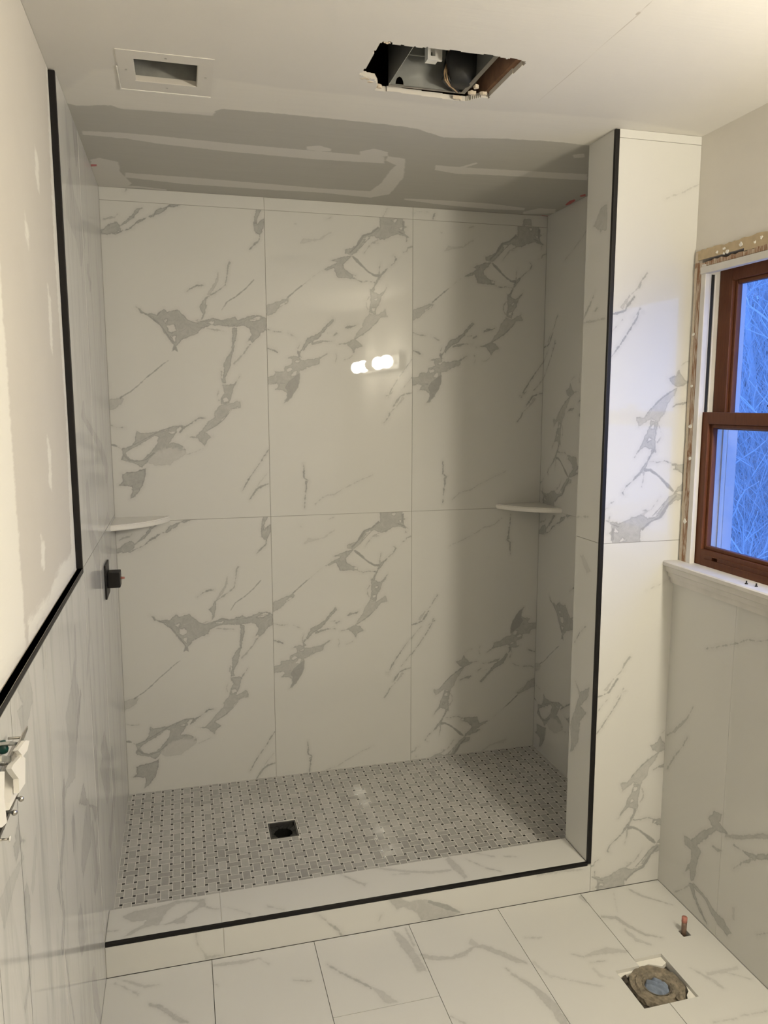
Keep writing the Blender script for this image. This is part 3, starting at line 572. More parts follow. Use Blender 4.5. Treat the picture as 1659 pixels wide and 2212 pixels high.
# ------------------------------------------------------------------ mosaic shower floor
DX0, DX1, DY0, DY1 = .534, .641, -.487, -.371
sfm = MB()
for a, b, c, d in ((0.0005, YJ, DX0, -.0005), (DX1, YJ, W_SH-.0005, -.0005), (DX0, YJ, DX1, DY0), (DX0, DY1, DX1, -.0005)): sfm.box((a, b, -.029), (c, d, ZS-.0003))
sf = sfm.build('floor_shower', M['grout_white']); struct(sf, 'shower floor of grey basketweave mosaic with small black dots', 'floor')
P, PY = .03885, .03822; LX0, LY0 = .0212, -.0535; D = .0120; GR = .0009
pieces = []
def clipped(x0, y0, x1, y1):
    x0, x1 = max(x0, .002), min(x1, W_SH-.002); y0, y1 = max(y0, YJ+.002), min(y1, -.002)
    if x1-x0 < .003 or y1-y0 < .003: return None
    if x1 > DX0-.001 and x0 < DX1+.001 and y1 > DY0-.001 and y0 < DY1+.001:   # trimmed at the drain
        opts = [(x0, y0, min(x1, DX0-.002), y1), (max(x0, DX1+.002), y0, x1, y1), (x0, y0, x1, min(y1, DY0-.002)), (x0, max(y0, DY1+.002), x1, y1)]
        opts = [o_ for o_ in opts if o_[2]-o_[0] > .004 and o_[3]-o_[1] > .004]
        if not opts: return None
        return max(opts, key=lambda o_: (o_[2]-o_[0])*(o_[3]-o_[1]))
    return x0, y0, x1, y1
dots, bricks = [], []
for i in range(-2, 50):
    for j in range(-2, 26):
        px_, py_ = LX0+i*P, LY0-j*PY
        q = clipped(px_-D/2+GR, py_-D/2+GR, px_+D/2-GR, py_+D/2-GR)
        if q: dots.append(q)
        cx, cy = px_+P/2, py_-PY/2; L_, S_ = ((P-D)/2-GR, (PY+D)/2-GR) if (i+j) % 2 == 0 else ((P+D)/2-GR, (PY-D)/2-GR)
        q = clipped(cx-L_, cy-S_, cx+L_, cy+S_)
        if q: bricks.append(q)
cache = {}
def piece_mesh(w_, d_, mat, nm):
    k = (round(w_, 4), round(d_, 4), nm)
    if k not in cache:
        b = .0007; h = .0013
        v = [(-w_/2, -d_/2, 0), (w_/2, -d_/2, 0), (w_/2, d_/2, 0), (-w_/2, d_/2, 0), (-w_/2, -d_/2, h-b), (w_/2, -d_/2, h-b), (w_/2, d_/2, h-b), (-w_/2, d_/2, h-b),
             (-w_/2+b, -d_/2+b, h), (w_/2-b, -d_/2+b, h), (w_/2-b, d_/2-b, h), (-w_/2+b, d_/2-b, h)]
        f_ = [(8, 9, 10, 11)]+[(a+k2, (a+1) % 4+k2, (a+1) % 4+k2+4, a+k2+4) for k2 in (0, 4) for a in range(4)]
        me = bpy.data.meshes.new(nm); me.from_pydata(v, [], f_); me.materials.append(mat); cache[k] = me
    return cache[k]
def lay(lst, nm, mat):
    lst = sorted(lst, key=lambda q: -(q[2]-q[0])*(q[3]-q[1])/max(.3, (np.hypot((q[0]+q[2])/2-CAM[0], (q[1]+q[3])/2-CAM[1])**3)))
    for (x0, y0, x1, y1) in lst[:300]:
        o = bpy.data.objects.new(nm, piece_mesh(x1-x0, y1-y0, mat, nm)); C.objects.link(o); o.parent = sf
        o.location = ((x0+x1)/2, (y0+y1)/2, ZS-.0012+random.uniform(-.0001, .0001)); o.rotation_euler = (random.gauss(0, .0025), random.gauss(0, .0025), 0)
    mb = MB(); sh = []
    for (x0, y0, x1, y1) in lst[300:]:
        me = piece_mesh(x1-x0, y1-y0, mat, nm); R = Matrix.Rotation(random.gauss(0, .0025), 3, 'X') @ Matrix.Rotation(random.gauss(0, .0025), 3, 'Y')
        mb.add([R @ v.co+Vector(((x0+x1)/2, (y0+y1)/2, ZS-.0012)) for v in me.vertices], [tuple(p.vertices) for p in me.polygons]); sh += [random.random()]*len(me.vertices)
    me = bpy.data.meshes.new(nm+'_field'); me.from_pydata(mb.v, [], mb.f); at = me.attributes.new('shade', 'FLOAT', 'POINT'); at.data.foreach_set('value', sh)
    tag(link(nm+'_field', me, mat, sf), kind='stuff')
lay(bricks, 'mosaic_tile', M['mosaic']); lay(dots, 'mosaic_dot', M['mosaic_dot'])

# ------------------------------------------------------------------ ceiling
ce_base = MB()
VX0, VX1, VY0, VY1 = .186, .337, -1.151, -1.022
uvc = lambda x, y: (lambda p: (p[0], -p[1]))(on(x, y, 2, H))
c1, c2 = crop(0, 0, 1.9988), crop(700, 0, 1.73)
bands = shapes(FULL, [('s', 1, [(178,287,8),(270,293,12),(350,303,17),(500,319,18),(680,335,18),(830,346,14)]), ('s', 1, [(270,378,10),(400,390,15),(560,402,13),(700,412,9),(800,420,14),(832,408,30),(858,375,32),(866,350,24),(835,342,10)]),
  ('s', 1, [(777,331,8),(808,331,20),(838,333,8)]), ('s', 1, [(662,320,6),(690,321,13),(715,324,5)]), ('s', 1, [(940,362,10),(985,368,15),(1050,371,13),(1268,383,13)]), ('s', 1, [(985,366,6),(1030,352,3)]),
  ('s', 1, [(873,430,3),(960,438,10),(1060,446,12),(1133,452,5)]), ('p', 1, [(195,345),(215,341),(255,350),(260,372),(285,396),(270,405),(205,400)]), ('s', 1, [(1130,460,5),(1165,456,12),(1200,456,8)]), ('s', 1, [(1238,338,8),(1262,336,8)]),
  ('s', 1, [(212,402,6),(300,404,4),(360,411,3)])], uvc, .6)
greyp = shapes(FULL, [('p', 1, [(140,222),(165,228),(240,227),(262,235),(330,240),(460,250),(465,240),(480,235),(600,245),(700,255),(830,268),(900,278),(960,297),(1100,300),(1200,306),(1280,315),(1400,330),(1400,480),(1190,480),(205,412),(190,390)])], uvc)
lightp = shapes(FULL, [('p', 1, [(100,225),(200,150),(248,150),(258,192),(456,210),(465,170),(620,192),(760,205),(1000,235),(1180,245),(1340,258),(1500,285),(1540,300),(1300,330),(960,300),(700,258),(470,245),(240,232),(140,230)])], uvc)
redp = shapes(FULL, [('s', .1, [(196,357,5),(209,357,4)]), ('s', .1, [(1222,443,3),(1232,437,7),(1242,432,4)]), ('s', .1, [(1253,424,3),(1265,421,5)]), ('s', .1, [(1170,466,2),(1184,468,3)])], uvc, .8)
linep = shapes(FULL, [('s', .1, [(1420,-10,1.5),(1378,32,1.8),(1300,100,1.2),(1225,166,1.2),(1162,220,1)]), ('s', .1, [(1374,33,5),(1382,26,6)]), ('s', .1, [(265,150,4),(269,150,3)]), ('s', .1, [(436,169,2),(441,169,2)])], uvc, .9)
greyb = [('p', .1, P_) for _, _, P_ in greyp]+[('h', .1, P_) for _, _, P_ in bands]
h7 = crop(740, 60, 3.77)
fan_pts = [(300,130),(330,112),(400,115),(410,140),(480,140),(540,150),(600,155),(640,165),(690,158),(760,175),(850,185),(880,178),(1000,200),(1100,212),(1200,220),(1290,240),(1340,255),(1380,245),(1430,258),(1490,275),(1485,295),(1440,330),(1380,380),(1310,440),(1250,500),(1205,550),(1190,575),(1130,565),(1080,575),(1000,600),(900,590),(780,570),(640,552),(520,535),(400,520),(260,510),(280,470),(262,420),(190,400),(130,380),(170,350),(215,290),(240,230),(260,190),(290,160)]
fan_uv = np.array([uvc(*h7(x, y)) for x, y in fan_pts]); vent_uv = np.array([(VX0, -VY1), (VX1, -VY1), (VX1, -VY0), (VX0, -VY0)])
def hole_d(Q):
    o = np.full(len(Q), CAP)
    for P_ in (fan_uv, vent_uv):
        ix = np.nonzero(((Q > P_.min(0)-CAP) & (Q < P_.max(0)+CAP)).all(1))[0]
        if len(ix): o[ix] = np.minimum(o[ix], sd_poly(Q[ix], P_))
    return o
ce = MB().box((-.14, -1.78, H), (1.96, -4.35, H+.02)).build('ceiling', M['ceil_plain']); struct(ce, 'patched drywall ceiling, bare grey above the shower', 'ceiling')
sheet('drywall', ce, M['ceiling'], (0, 0, H), X, NY, [(-.0155, 0, 1.8344, 1.78)], layered([greyb, lightp, redp, linep]), fine=.004, thick=.012, hole=hole_d, chans=(0, 1, 2, 3))
mbA = MB().box((-.14, .13, H+.55), (1.96, -4.35, H+.60)).box((-.14, .13, H), (-.13, -4.35, H+.55)).box((1.95, .13, H+.3), (1.96, -4.35, H+.55)).box((-.14, .12, H+.3), (1.96, .13, H+.55)).box((-.14, -4.36, H+.02), (1.96, -4.35, H+.6))
at_ = mbA.build('ceiling_void', M['attic']); struct(at_, 'dark roof void above the ceiling openings', 'roof void')
wk = MB().box((-.14, -4.35, -.16), (1.96, -4.45, H+.02)).build('wall_rear', M['paint']); struct(wk, 'plain painted wall at the other end of the bathroom', 'wall')

# ------------------------------------------------------------------ vent opening with its patch frame
vt = thing('ceiling_vent_opening', 'rectangular vent opening in a screwed drywall patch frame on the ceiling', 'vent', (.26, -1.08, H))
def rel(o, name, mb, mat, smooth=False):
    q = mb.build(name, mat, o, smooth); q.matrix_parent_inverse = Matrix.Translation(-Vector(o.location)); return q
fr = MB(); z0, z1 = H-.0018, H-.0002; A_, B_ = (.150, -1.193), (.373, -.966)
fr.box((A_[0], A_[1], z0), (VX0, B_[1], z1)).box((VX1, A_[1], z0), (B_[0], B_[1], z1)).box((VX0, A_[1], z0), (VX1, VY0, z1)).box((VX0, VY1, z0), (VX1, B_[1], z1))
rel(vt, 'patch_frame', fr, M['ceil_plain'])
ck = MB().box((A_[0]-.004, B_[1]+.0006, z0-.0012), (B_[0], B_[1]+.008, z1), .0008).box((A_[0]-.004, -1.10, z0-.001), (A_[0]-.0005, B_[1]+.006, z1), .0008); rel(vt, 'caulk_line', ck, M['mud'])
du = MB(); t_ = .0012
for a, b in (((VX0-.004, VY0, H+.013), (VX0-.004+t_, VY1, H+.52)), ((VX1+.004, VY0, H+.013), (VX1+.004-t_, VY1, H+.52)), ((VX0-.004, VY0-.004, H+.013), (VX1+.004, VY0-.004+t_, H+.52)), ((VX0-.004, VY1+.004, H+.013), (VX1+.004, VY1+.004-t_, H+.52)), ((VX0-.004, VY0-.004, H+.52), (VX1+.004, VY1+.004, H+.522))): du.box(a, b)
rel(vt, 'duct', du, M['dull_metal'])
for x, y in ((.168, -1.085), (.356, -1.085), (.262, -1.17), (.262, -.995)): rel(vt, 'screw', MB().lathe([(0, -.0024), (.003, -.0024), (.003, -.0015)], (x, y, H), 10), M['steel'])

# ------------------------------------------------------------------ bath fan housing in the ragged hole
fh = thing('bath_fan_housing', 'galvanised bath fan housing with wiring inside the ragged ceiling hole', 'fan housing', (.93, -1.25, H+.004))
q1, q2, q3 = on(838, 190, 2, H), on(999, 208, 2, H), on(1072, 124, 2, H)
FX0, FX1, FY1, FY0 = q1[0], q2[0]+.004, q1[1]-.004, -1.42
zt = H+.19; t_ = .0015
kn = [(FX0+.03+.011*math.cos(a), FY1, H+.010+.019*math.sin(a)) for a in np.linspace(math.pi, 0, 9)]      # half-round knockout cut from the lower edge
hs = MB()
for a, b in zip(kn[:-1], kn[1:]): hs.prism([a, b, (b[0], FY1, zt), (a[0], FY1, zt)], (0, t_, 0))
hs.box((FX0, FY1, H+.006), (kn[0][0], FY1+t_, zt)).box((kn[-1][0], FY1, H+.006), (FX1, FY1+t_, zt)).box((kn[0][0], FY1, H+.006), (kn[-1][0], FY1+t_, H+.010))
hs.box((FX0, FY0, H+.006), (FX0+t_, FY1, zt)).box((FX1-t_, FY0, H+.006), (FX1, FY1, zt)).box((FX0, FY0-t_, H+.006), (FX1, FY0, zt)).box((FX0, FY0, zt), (FX1, FY1, zt+t_))
rel(fh, 'housing', hs, M['galv'])
rel(fh, 'rim', MB().box((FX0, FY1-.006, H+.004), (FX1, FY1+t_, H+.0058)).box((FX1-.012, FY0, H+.004), (FX1, FY1-.006, H+.0058)), M['steel'])
rel(fh, 'pressed_rib', MB().box((FX0+.012, FY1-.0025, H+.083), (FX1-.05, FY1, H+.087), .001), M['galv'])
def fp(x, y, dy): return on(*h7(x, y), 1, FY1-dy)
cn = fp(725, 215, .05); pl = MB()       # connector with an open slot
for a, b in (((-.014, -.018), (-.006, .018)), ((.006, -.018), (.014, .018)), ((-.006, -.018), (.006, -.009)), ((-.006, .010), (.006, .018))): pl.box(cn+[a[0], -.012, a[1]], cn+[b[0], .012, b[1]])
rel(fh, 'connector', pl, M['white_plastic'])
c2_ = fp(785, 225, .05); rel(fh, 'connector', MB().box(c2_-[.008, .004, .014], c2_+[.008, .004, .014], .002), M['white_plastic'])
mo = fp(960, 330, .03); rel(fh, 'motor', MB().lathe([(0, -.05), (.03, -.048), (.042, -.03), (.045, .02), (.03, .04), (0, .042)], mo+[0, -.02, 0], 20), M['wire_black'], True)
for k, (mat, off) in enumerate((('wire_tan', 0), ('wire_tan', 12), ('wire_black', -10), ('wire_black', 22), ('wire_black', 35))):
    pp = [fp(860+off, 190, .03), fp(850+off, 280, .035), fp(830+off*1.4, 360, .05), fp(830+off*1.6, 420, .055), fp(870+off, 470, .03), fp(930+off*.4, 520, .012)]
    rel(fh, 'wire', MB().tube(pp, .003, 8), M[mat], True)
for k, (x, y, sx_, sy_) in enumerate(((180, 415, .03, .018), (230, 440, .022, .012), (300, 485, .018, .010), (1090, 490, .02, .016), (1060, 540, .028, .014), (1150, 545, .022, .014), (940, 578, .03, .007), (360, 122, .02, .006))):
    c_ = on(*h7(x, y), 2, H); n = 9
    sx_, sy_ = sx_*.75, sy_*.75; pts = [(c_[0]+sx_*.6*math.cos(a)*random.uniform(.6, 1.15), c_[1]+sy_*.6*math.sin(a)*random.uniform(.6, 1.15), H-.001) for a in np.linspace(0, 2*math.pi, n, endpoint=False)]
    ch = MB().prism(pts, (0, 0, .008)).build('gypsum_flake', M['chalk'], ce)
    for v in ch.data.vertices: v.co.z += random.uniform(-.0012, .0012)
jx = on(*h7(1300, 400), 2, H)
tag(MB().box((1.075, -2.2, H+.013), (1.113, -.2, H+.25)).build('ceiling_joist', simple('old joist', (.24, .13, .075), .9, .6, 30)), 'bare wooden joist beside the ragged ceiling hole', 'joist', kind='structure')

# ------------------------------------------------------------------ corner shelves
def shelf(cx, sx_, label):
    r = .214; n = 14; pts = [(0, 0)]
    for k in range(n+1):
        a = k/n*math.pi/2; c_ = np.array([math.cos(a), math.sin(a)])*r; t = k/n; ch_ = np.array([1-t, t])*r
        pts.append(tuple(c_*.62+ch_*.38))
    zt_ = 1.196
    bm = bmesh.new(); vb = [bm.verts.new((sx_*x, -y, 0)) for x, y in pts]; f_ = bm.faces.new(vb)
    r_ = bmesh.ops.extrude_face_region(bm, geom=[f_]); bmesh.ops.translate(bm, vec=(0, 0, .021), verts=[v for v in r_['geom'] if isinstance(v, bmesh.types.BMVert)])
    ed = [e for e in bm.edges if all(abs(v.co.x) > .004 or abs(v.co.y) > .004 for v in e.verts) and abs(e.verts[0].co.z-e.verts[1].co.z) < .001]
    bmesh.ops.bevel(bm, geom=ed, offset=.004, segments=3, affect='EDGES')
    o = MB().bm(bm).build('corner_shelf', M['shelf']); o.location = (cx, -.0004, zt_-.021)
    return tag(o, label, 'shelf', 'stone corner shelves in the shower')
shelf(.0004, 1, 'white stone corner shelf above the black shower valve')
shelf(W_SH-.0004, -1, 'white stone corner shelf on the shadowed side of the shower')

# ------------------------------------------------------------------ shower valve
sv = thing('shower_valve', 'black square shower valve on the left shower wall', 'shower valve', (0, -.44, 1.05))
yv, zv = -.45, 1.047
rel(sv, 'escutcheon', MB().box((.0004, yv-.058, zv-.058), (.006, yv+.058, zv+.058), .002), M['black'])
rel(sv, 'handle_body', MB().box((.006, yv-.028, zv-.026), (.047, yv+.028, zv+.027), .003), M['black'])
rel(sv, 'stem', MB().tube([(.047, yv, zv+.002), (.060, yv, zv+.002)], [.005, .0035], 10), M['copper_red'], True)

# ------------------------------------------------------------------ shower drain
dr = thing('shower_drain', 'open square black shower drain set in the mosaic floor', 'drain', ((DX0+DX1)/2, (DY0+DY1)/2, ZS))
fm = MB(); e = .007
for a, b in (((DX0, DY0), (DX0+e, DY1)), ((DX1-e, DY0), (DX1, DY1)), ((DX0+e, DY0), (DX1-e, DY0+e)), ((DX0+e, DY1-e), (DX1-e, DY1))): fm.box((*a, ZS-.03), (*b, ZS-.001), .0012)
rel(dr, 'frame', fm, simple('worn black plastic', (.035, .034, .032), .35, .5, 40, .3))
cxd, cyd = (DX0+DX1)/2, (DY0+DY1)/2
bm = bmesh.new(); R0 = .034; n = 32; o_, i_, l_ = [], [], []
for k in range(n):
    a = k*2*math.pi/n+math.pi/4; c_, s_ = math.cos(a), math.sin(a); q = .0465/max(abs(c_), abs(s_))
    o_.append(bm.verts.new((cxd+q*c_, cyd+q*s_, ZS-.012+random.uniform(-.002, .003)))); i_.append(bm.verts.new((cxd+R0*c_*random.uniform(.95, 1.05), cyd+R0*s_*random.uniform(.95, 1.05), ZS-.016+random.uniform(-.002, .003)))); l_.append(bm.verts.new((cxd+R0*c_*.96, cyd+R0*s_*.96, ZS-.056)))
for k in range(n):
    j = (k+1) % n; bm.faces.new((o_[k], o_[j], i_[j], i_[k])); bm.faces.new((i_[k], i_[j], l_[j], l_[k]))
bm.faces.new(l_); rel(dr, 'throat', MB().bm(bm), simple('glossy black membrane', (.012, .012, .011), .25, .5, 60, .8))

# ------------------------------------------------------------------ toilet flange, rag, supply pipe
tf = thing('toilet_flange', 'rusty iron toilet flange in a square cut-out of the floor tile', 'toilet flange', (1.52, -1.45, -.03))
fc = (1.522, -1.452, -.0295)
rel(tf, 'mortar_bed', MB().box((HX0+.0008, HYc+.0008, -.0295), (1.5125, HYa-.0008, -.022)).box((1.5125, HYc+.0008, -.0295), (HX1-.0008, HYb-.0008, -.022)), M['iron_dark'])
rel(tf, 'ring', MB().lathe([(.040, .008), (.041, .022), (.046, .0255), (.058, .025), (.061, .0205), (.066, .021), (.076, .0235), (.0775, .012), (.0775, .0078)], (1.524, -1.449, -.0295), 48, 1, .03), M['iron'])
rel(tf, 'pipe_wall', MB().lathe([(.040, .0225), (.036, .0215), (.035, .0079)], (1.524, -1.449, -.0295), 40), M['iron'], True)
for (x, y, r_) in ((1.595, -1.475, .010), (1.450, -1.40, .013), (1.445, -1.43, .012), (1.455, -1.455, .010), (1.456, -1.385, .012), (1.590, -1.495, .010), (1.548, -1.518, .008), (1.48, -1.39, .009)):
    bm = bmesh.new(); bmesh.ops.create_icosphere(bm, subdivisions=2, radius=r_)
    for v in bm.verts: v.co *= random.uniform(.75, 1.15); v.co.z *= .6
    rel(tf, 'debris', MB().bm(bm, Matrix.Translation((x, y, -.018))), M['iron_dark'] if r_ > .009 else M['iron'])
for pts in ([(1.515, HYb-.001), (1.605, HYb-.001), (1.605, -1.375), (1.585, -1.385), (1.55, -1.367), (1.52, -1.372)], [(HX0+.001, HYa-.001), (1.51, HYa-.001), (1.50, -1.384), (1.46, -1.386), (1.440, -1.393)], [(1.605, -1.47), (1.605, -1.522), (1.575, -1.522), (1.585, -1.50), (1.598, -1.49)]):
    rel(tf, 'thinset', MB().prism([(x, y, -.0218) for x, y in pts], (0, 0, .012)), M['mud'])
bo = MB().tube([(1.556, -1.512, -.012), (1.556, -1.512, .004)], .006, 10).lathe([(.006, .014), (.0125, .013), (.0125, .010), (.006, .0095)], (1.556, -1.512, -.0145), 14); rel(tf, 'bolt_slot', bo, M['iron'], True)
bm = bmesh.new(); bmesh.ops.create_uvsphere(bm, u_segments=48, v_segments=18, radius=.0335)
for v in bm.verts:
    a = v.co.x*.9+v.co.y*.35; v.co.z = v.co.z*.42+(.0075*math.sin(a*300+2.5*math.sin(v.co.y*70)) if v.co.z > 0 else 0)
rg = MB().bm(bm).build('rag', M['rag'], None, True); rg.location = (1.524, -1.449, -.0195); rg.scale.z = .9; tag(rg, 'crumpled blue-grey rag stuffed in the toilet flange', 'rag')
pp = thing('supply_pipe', 'capped copper supply pipe stub rising from the floor', 'pipe', (sp_[0], sp_[1], 0))
rel(pp, 'pipe', MB().tube([(sp_[0], sp_[1], -.0298), (sp_[0], sp_[1], .038)], .0079, 20), M['copper'], True)
rel(pp, 'pipe_end', MB().tube([(sp_[0], sp_[1], .036), (sp_[0], sp_[1], .052)], [.0086, .0084], 20), M['copper_red'], True)

# ------------------------------------------------------------------ window
wn = thing('window_1', 'double-hung window with stained pine sashes, casing removed', 'window', (1.83, -1.5, 1.118)); tag(wn, kind='structure')
JY0, JY1 = -1.080, -1.888                  # jamb faces
def wp(name, mb, mat, par=None):
    q = mb.build(name, mat, par or wn); q.matrix_parent_inverse = Matrix.Translation(-Vector(wn.location)) if par is None else Matrix.Identity(4)
    return q
def sash(xf, xb, y0, y1, z0, z1, top, bot, side, name, pocket=None):
    mb = MB().box((xf, y0, z0), (xb, y0-side, z1), .002).box((xf, y1+side, z0), (xb, y1, z1), .002).box((xf+(.012 if pocket else 0), y0-side, z0), (xb, y1+side, z0+bot), .002).box((xf, y0-side, z1-top), (xb, y1+side, z1), .002)
    if pocket:
        p0, p1, q0, q1 = pocket
        mb.box((xf, y0-side, z0), (xf+.012, p0, z0+bot)).box((xf, p1, z0), (xf+.012, y1+side, z0+bot)).box((xf, p0, z0), (xf+.012, p1, q0)).box((xf, p0, q1), (xf+.012, p1, z0+bot))
    i = .012; a, b = xf+.010, xb-.006
    mb.box((a, y0-side, z0+bot), (b, y0-side-i, z1-top), .003).box((a, y1+side+i, z0+bot), (b, y1+side, z1-top), .003).box((a, y0-side-i, z0+bot), (b, y1+side+i, z0+bot+i), .003).box((a, y0-side-i, z1-top-i), (b, y1+side+i, z1-top), .003)
    s = mb.build(name, M['wood'], wn); s.matrix_parent_inverse = Matrix.Translation(-Vector(wn.location))
    g = MB().box((xf+.020, y0-side-i, z0+bot+i), (xf+.024, y1+side+i, z1-top-i)).build('pane', M['pane'], s); return s
lo = sash(1.842, 1.876, JY0-.002, JY1+.002, 1.1338, 1.613, .036, .0505, .034, 'sash', (-1.17, -1.195, 1.157, 1.1665))
up = sash(1.882, 1.916, JY0-.002, JY1+.002, 1.560, 2.052, .046, .036, .056, 'sash')
MB().box((1.8395, -1.135, 1.1535), (1.8425, -1.86, 1.1565)).box((1.8395, -1.135, 1.168), (1.8425, -1.86, 1.171)).build('rail_bead', M['wood'], lo)
lk = MB().box((1.846, -1.372, 1.6132), (1.872, -1.440, 1.622), .002).lathe([(.004, .0), (.014, .003), (.016, .012), (.010, .018), (.0, .019)], (1.859, -1.392, 1.620), 16).box((1.850, -1.350, 1.630), (1.866, -1.405, 1.636), .002)
lk.build('sash_lock', M['black'], lo)
# jambs, stops, raw edges where the casing was
wp('jamb', MB().box((1.842, JY0, 1.118), (1.945, WY0+.0005, 2.06)), M['white_paint']); wp('jamb', MB().box((1.842, JY1, 1.118), (1.945, WY1-.0005, 2.06)), M['white_paint'])
wp('head_jamb', MB().box((1.842, JY0, 2.053), (1.945, JY1, 2.060)), M['white_paint']); wp('blocking', MB().box((1.895, WY0, 2.0605), (1.958, WY1, WZ1-.0003)), M['stud'])
wp('weather_strip', MB().box((1.852, JY0-.0012, 1.613), (1.862, JY0, 2.03)), M['wire_black']); wp('weather_strip', MB().box((1.863, JY0-.003, 1.613), (1.867, JY0, 2.03)), M['white_plastic'])
wp('stop_bead', MB().box((1.822, JY0-.012, 1.121), (1.8395, JY0+.010, 2.060), .003), M['white_paint']); wp('stop_bead', MB().box((1.822, JY1-.010, 1.121), (1.8395, JY1+.012, 2.060), .003), M['white_paint'])
wp('head_stop', MB().box((1.818, JY0+.010, 2.030), (1.8395, JY1-.010, 2.052), .003), M['white_paint'])
def ragged(y0, y1, z0, z1, x, horiz, n=26):
    """flat strip with a broken edge where the casing was pried off"""
    out = []
    for k in range(n+1):
        t = k/n; j = random.uniform(-.003, .003)
        out.append((x, y0+(y1-y0)*t, z1+j) if horiz else (x, y1+j, z0+(z1-z0)*t))
    inn = [(x, y1, z0), (x, y0, z0)] if horiz else [(x, y0, z1), (x, y0, z0)]
    return MB().prism(out+inn, (.006, 0, 0))
wp('bare_stud', ragged(-1.0695, -1.048, 1.121, 2.062, 1.8232, False), M['stud']); wp('torn_plaster', ragged(-1.0475, -1.036, 1.121, 2.10, 1.8236, False), M['chalk'])
wp('bare_header', ragged(-1.037, -1.93, 2.0535, 2.066, 1.8228, True, 60), M['stud']); wp('torn_paper', ragged(-1.0365, -1.25, 2.0752, 2.103, 1.8240, True, 20), M['paper']); wp('torn_paper', ragged(-1.25, -1.95, 2.0672, 2.103, 1.8240, True, 44), M['paper'])
for k in range(16):
    y_, z_ = (random.uniform(-1.10, -1.45), random.uniform(2.066, 2.094)) if k < 11 else (random.uniform(-1.04, -1.065), random.uniform(1.2, 2.0)); s_ = random.uniform(.004, .010)
    pts = [(1.8210, y_+s_*math.cos(a)*random.uniform(.5, 1.3), z_+s_*.8*math.sin(a)*random.uniform(.4, 1.3)) for a in np.linspace(0, 2*math.pi, 8, endpoint=False)]
    wp('plaster_chip', MB().prism(pts, (.0018, 0, 0)), M['mud'])
# exterior casing
wp('exterior_casing', MB().box((1.962, -.99, 1.07), (1.985, -1.076, 2.12)), M['siding']); wp('exterior_casing', MB().box((1.962, -1.845, 1.07), (1.985, -1.93, 2.12)), M['siding'])
wp('blind_stop', MB().box((1.926, JY0-.004, 1.137), (1.934, JY0-.0005, 2.05)).box((1.946, JY0+.016, 1.137), (1.962, JY0-.0005, 2.05)), M['siding'])
wp('exterior_sill', MB().box((1.880, JY0-.001, 1.112), (2.02, JY1+.001, 1.136)), M['siding'])
# stool and apron
st = MB(); X0s = 1.768
prof = [(1.8418, 1.1335), (X0s+.004, 1.1335), (X0s, 1.130), (X0s, 1.120), (X0s+.004, 1.1165), (X0s+.010, 1.115), (X0s+.012, 1.098), (X0s+.020, 1.094), (X0s+.022, 1.080), (X0s+.030, 1.077), (X0s+.031, 1.0595), (1.8298, 1.0595), (1.8298, 1.1185), (1.8418, 1.1185)]
st.prism([(x, YF-.0008, z) for x, z in prof], (0, -.92, 0)); so = wp('stool_moulding', st, M['white_paint'])
for y_ in (-1.378, -1.412):
    q = on(1632 if y_ > -1.4 else 1650, 1263, 2, 1.1336)
    s_ = tag(MB().lathe([(0, 0), (.0042, .0), (.0042, .0015), (.0022, .003), (.002, .009), (0, .009)], (0, 0, 0), 10).build('screw', M['black'], None, True), 'small black screw standing on the white window stool', 'screw', 'loose screws on the window stool')
    s_.location = (1.797 if y_ > -1.4 else 1.801, y_, 1.1336)

# ------------------------------------------------------------------ loose wall devices at the dado (electrical box on the left wall)
eb = thing('electrical_box', 'open electrical box with a green wire connector in the tiled dado', 'electrical box', (0, -2.03, 1.09))
y0, y1, z0, z1 = -1.945, -2.12, 1.045, 1.125
bx = MB()
for a, b in (((.0004, y0, z0), (.0035, y0-.006, z1)), ((.0004, y1, z0), (.0035, y1+.006, z1)), ((.0004, y0-.006, z0), (.0035, y1+.006, z0+.006)), ((.0004, y0-.006, z1-.006), (.0035, y1+.006, z1))): bx.box(a, b)
rel(eb, 'box_rim', bx, M['steel']); 
ec = MB(); e_ = .0012
for a, b in (((-.0655, EY0-.0003, EZ0+.0003), (-.0643, EY1+.0003, EZ1-.0003)), ((-.0643, EY0-.0003, EZ0+.0003), (0, EY0-.0003-e_, EZ1-.0003)), ((-.0643, EY1+.0003, EZ0+.0003), (0, EY1+.0003+e_, EZ1-.0003)), ((-.0643, EY0-.0015, EZ0+.0003), (0, EY1+.0015, EZ0+.0015)), ((-.0643, EY0-.0015, EZ1-.0015), (0, EY1+.0015, EZ1-.0003))): ec.box(a, b)
rel(eb, 'box_shell', ec, M['galv'])
gp = on(6, 1612, 0, .014); rel(eb, 'wire_connector', MB().lathe([(0, .008), (.004, .0075), (.0075, -.004), (.006, -.009), (0, -.009)], gp, 14), M['green_plastic'], True)
rel(eb, 'wire', MB().tube([gp+[-.006, -.01, -.01], gp+[-.004, -.04, -.02], (.003, gp[1]-.07, gp[2]-.03)], .0022, 8), M['wire_black'], True)
dv = thing('wall_switch', 'white switch with metal strap hanging loose from the electrical box', 'switch', (.0, -1.90, 1.07))
def L(px_, py_, x): return on(px_, py_, 0, x)
def slab(pxs, x0, x1): return MB().prism([L(a, b, x1) for a, b in pxs], (x0-x1, 0, 0))
d1 = crop(0, 1540, 6.914)
def dq(pts, x): return [d1(a, b) for a, b in pts]
rel(dv, 'strap', slab(dq([(415,195),(420,235),(390,310),(345,420),(270,560),(235,650),(195,720),(190,640),(250,500),(300,410),(345,300),(385,250)], 0), .030, .0315), M['steel'])
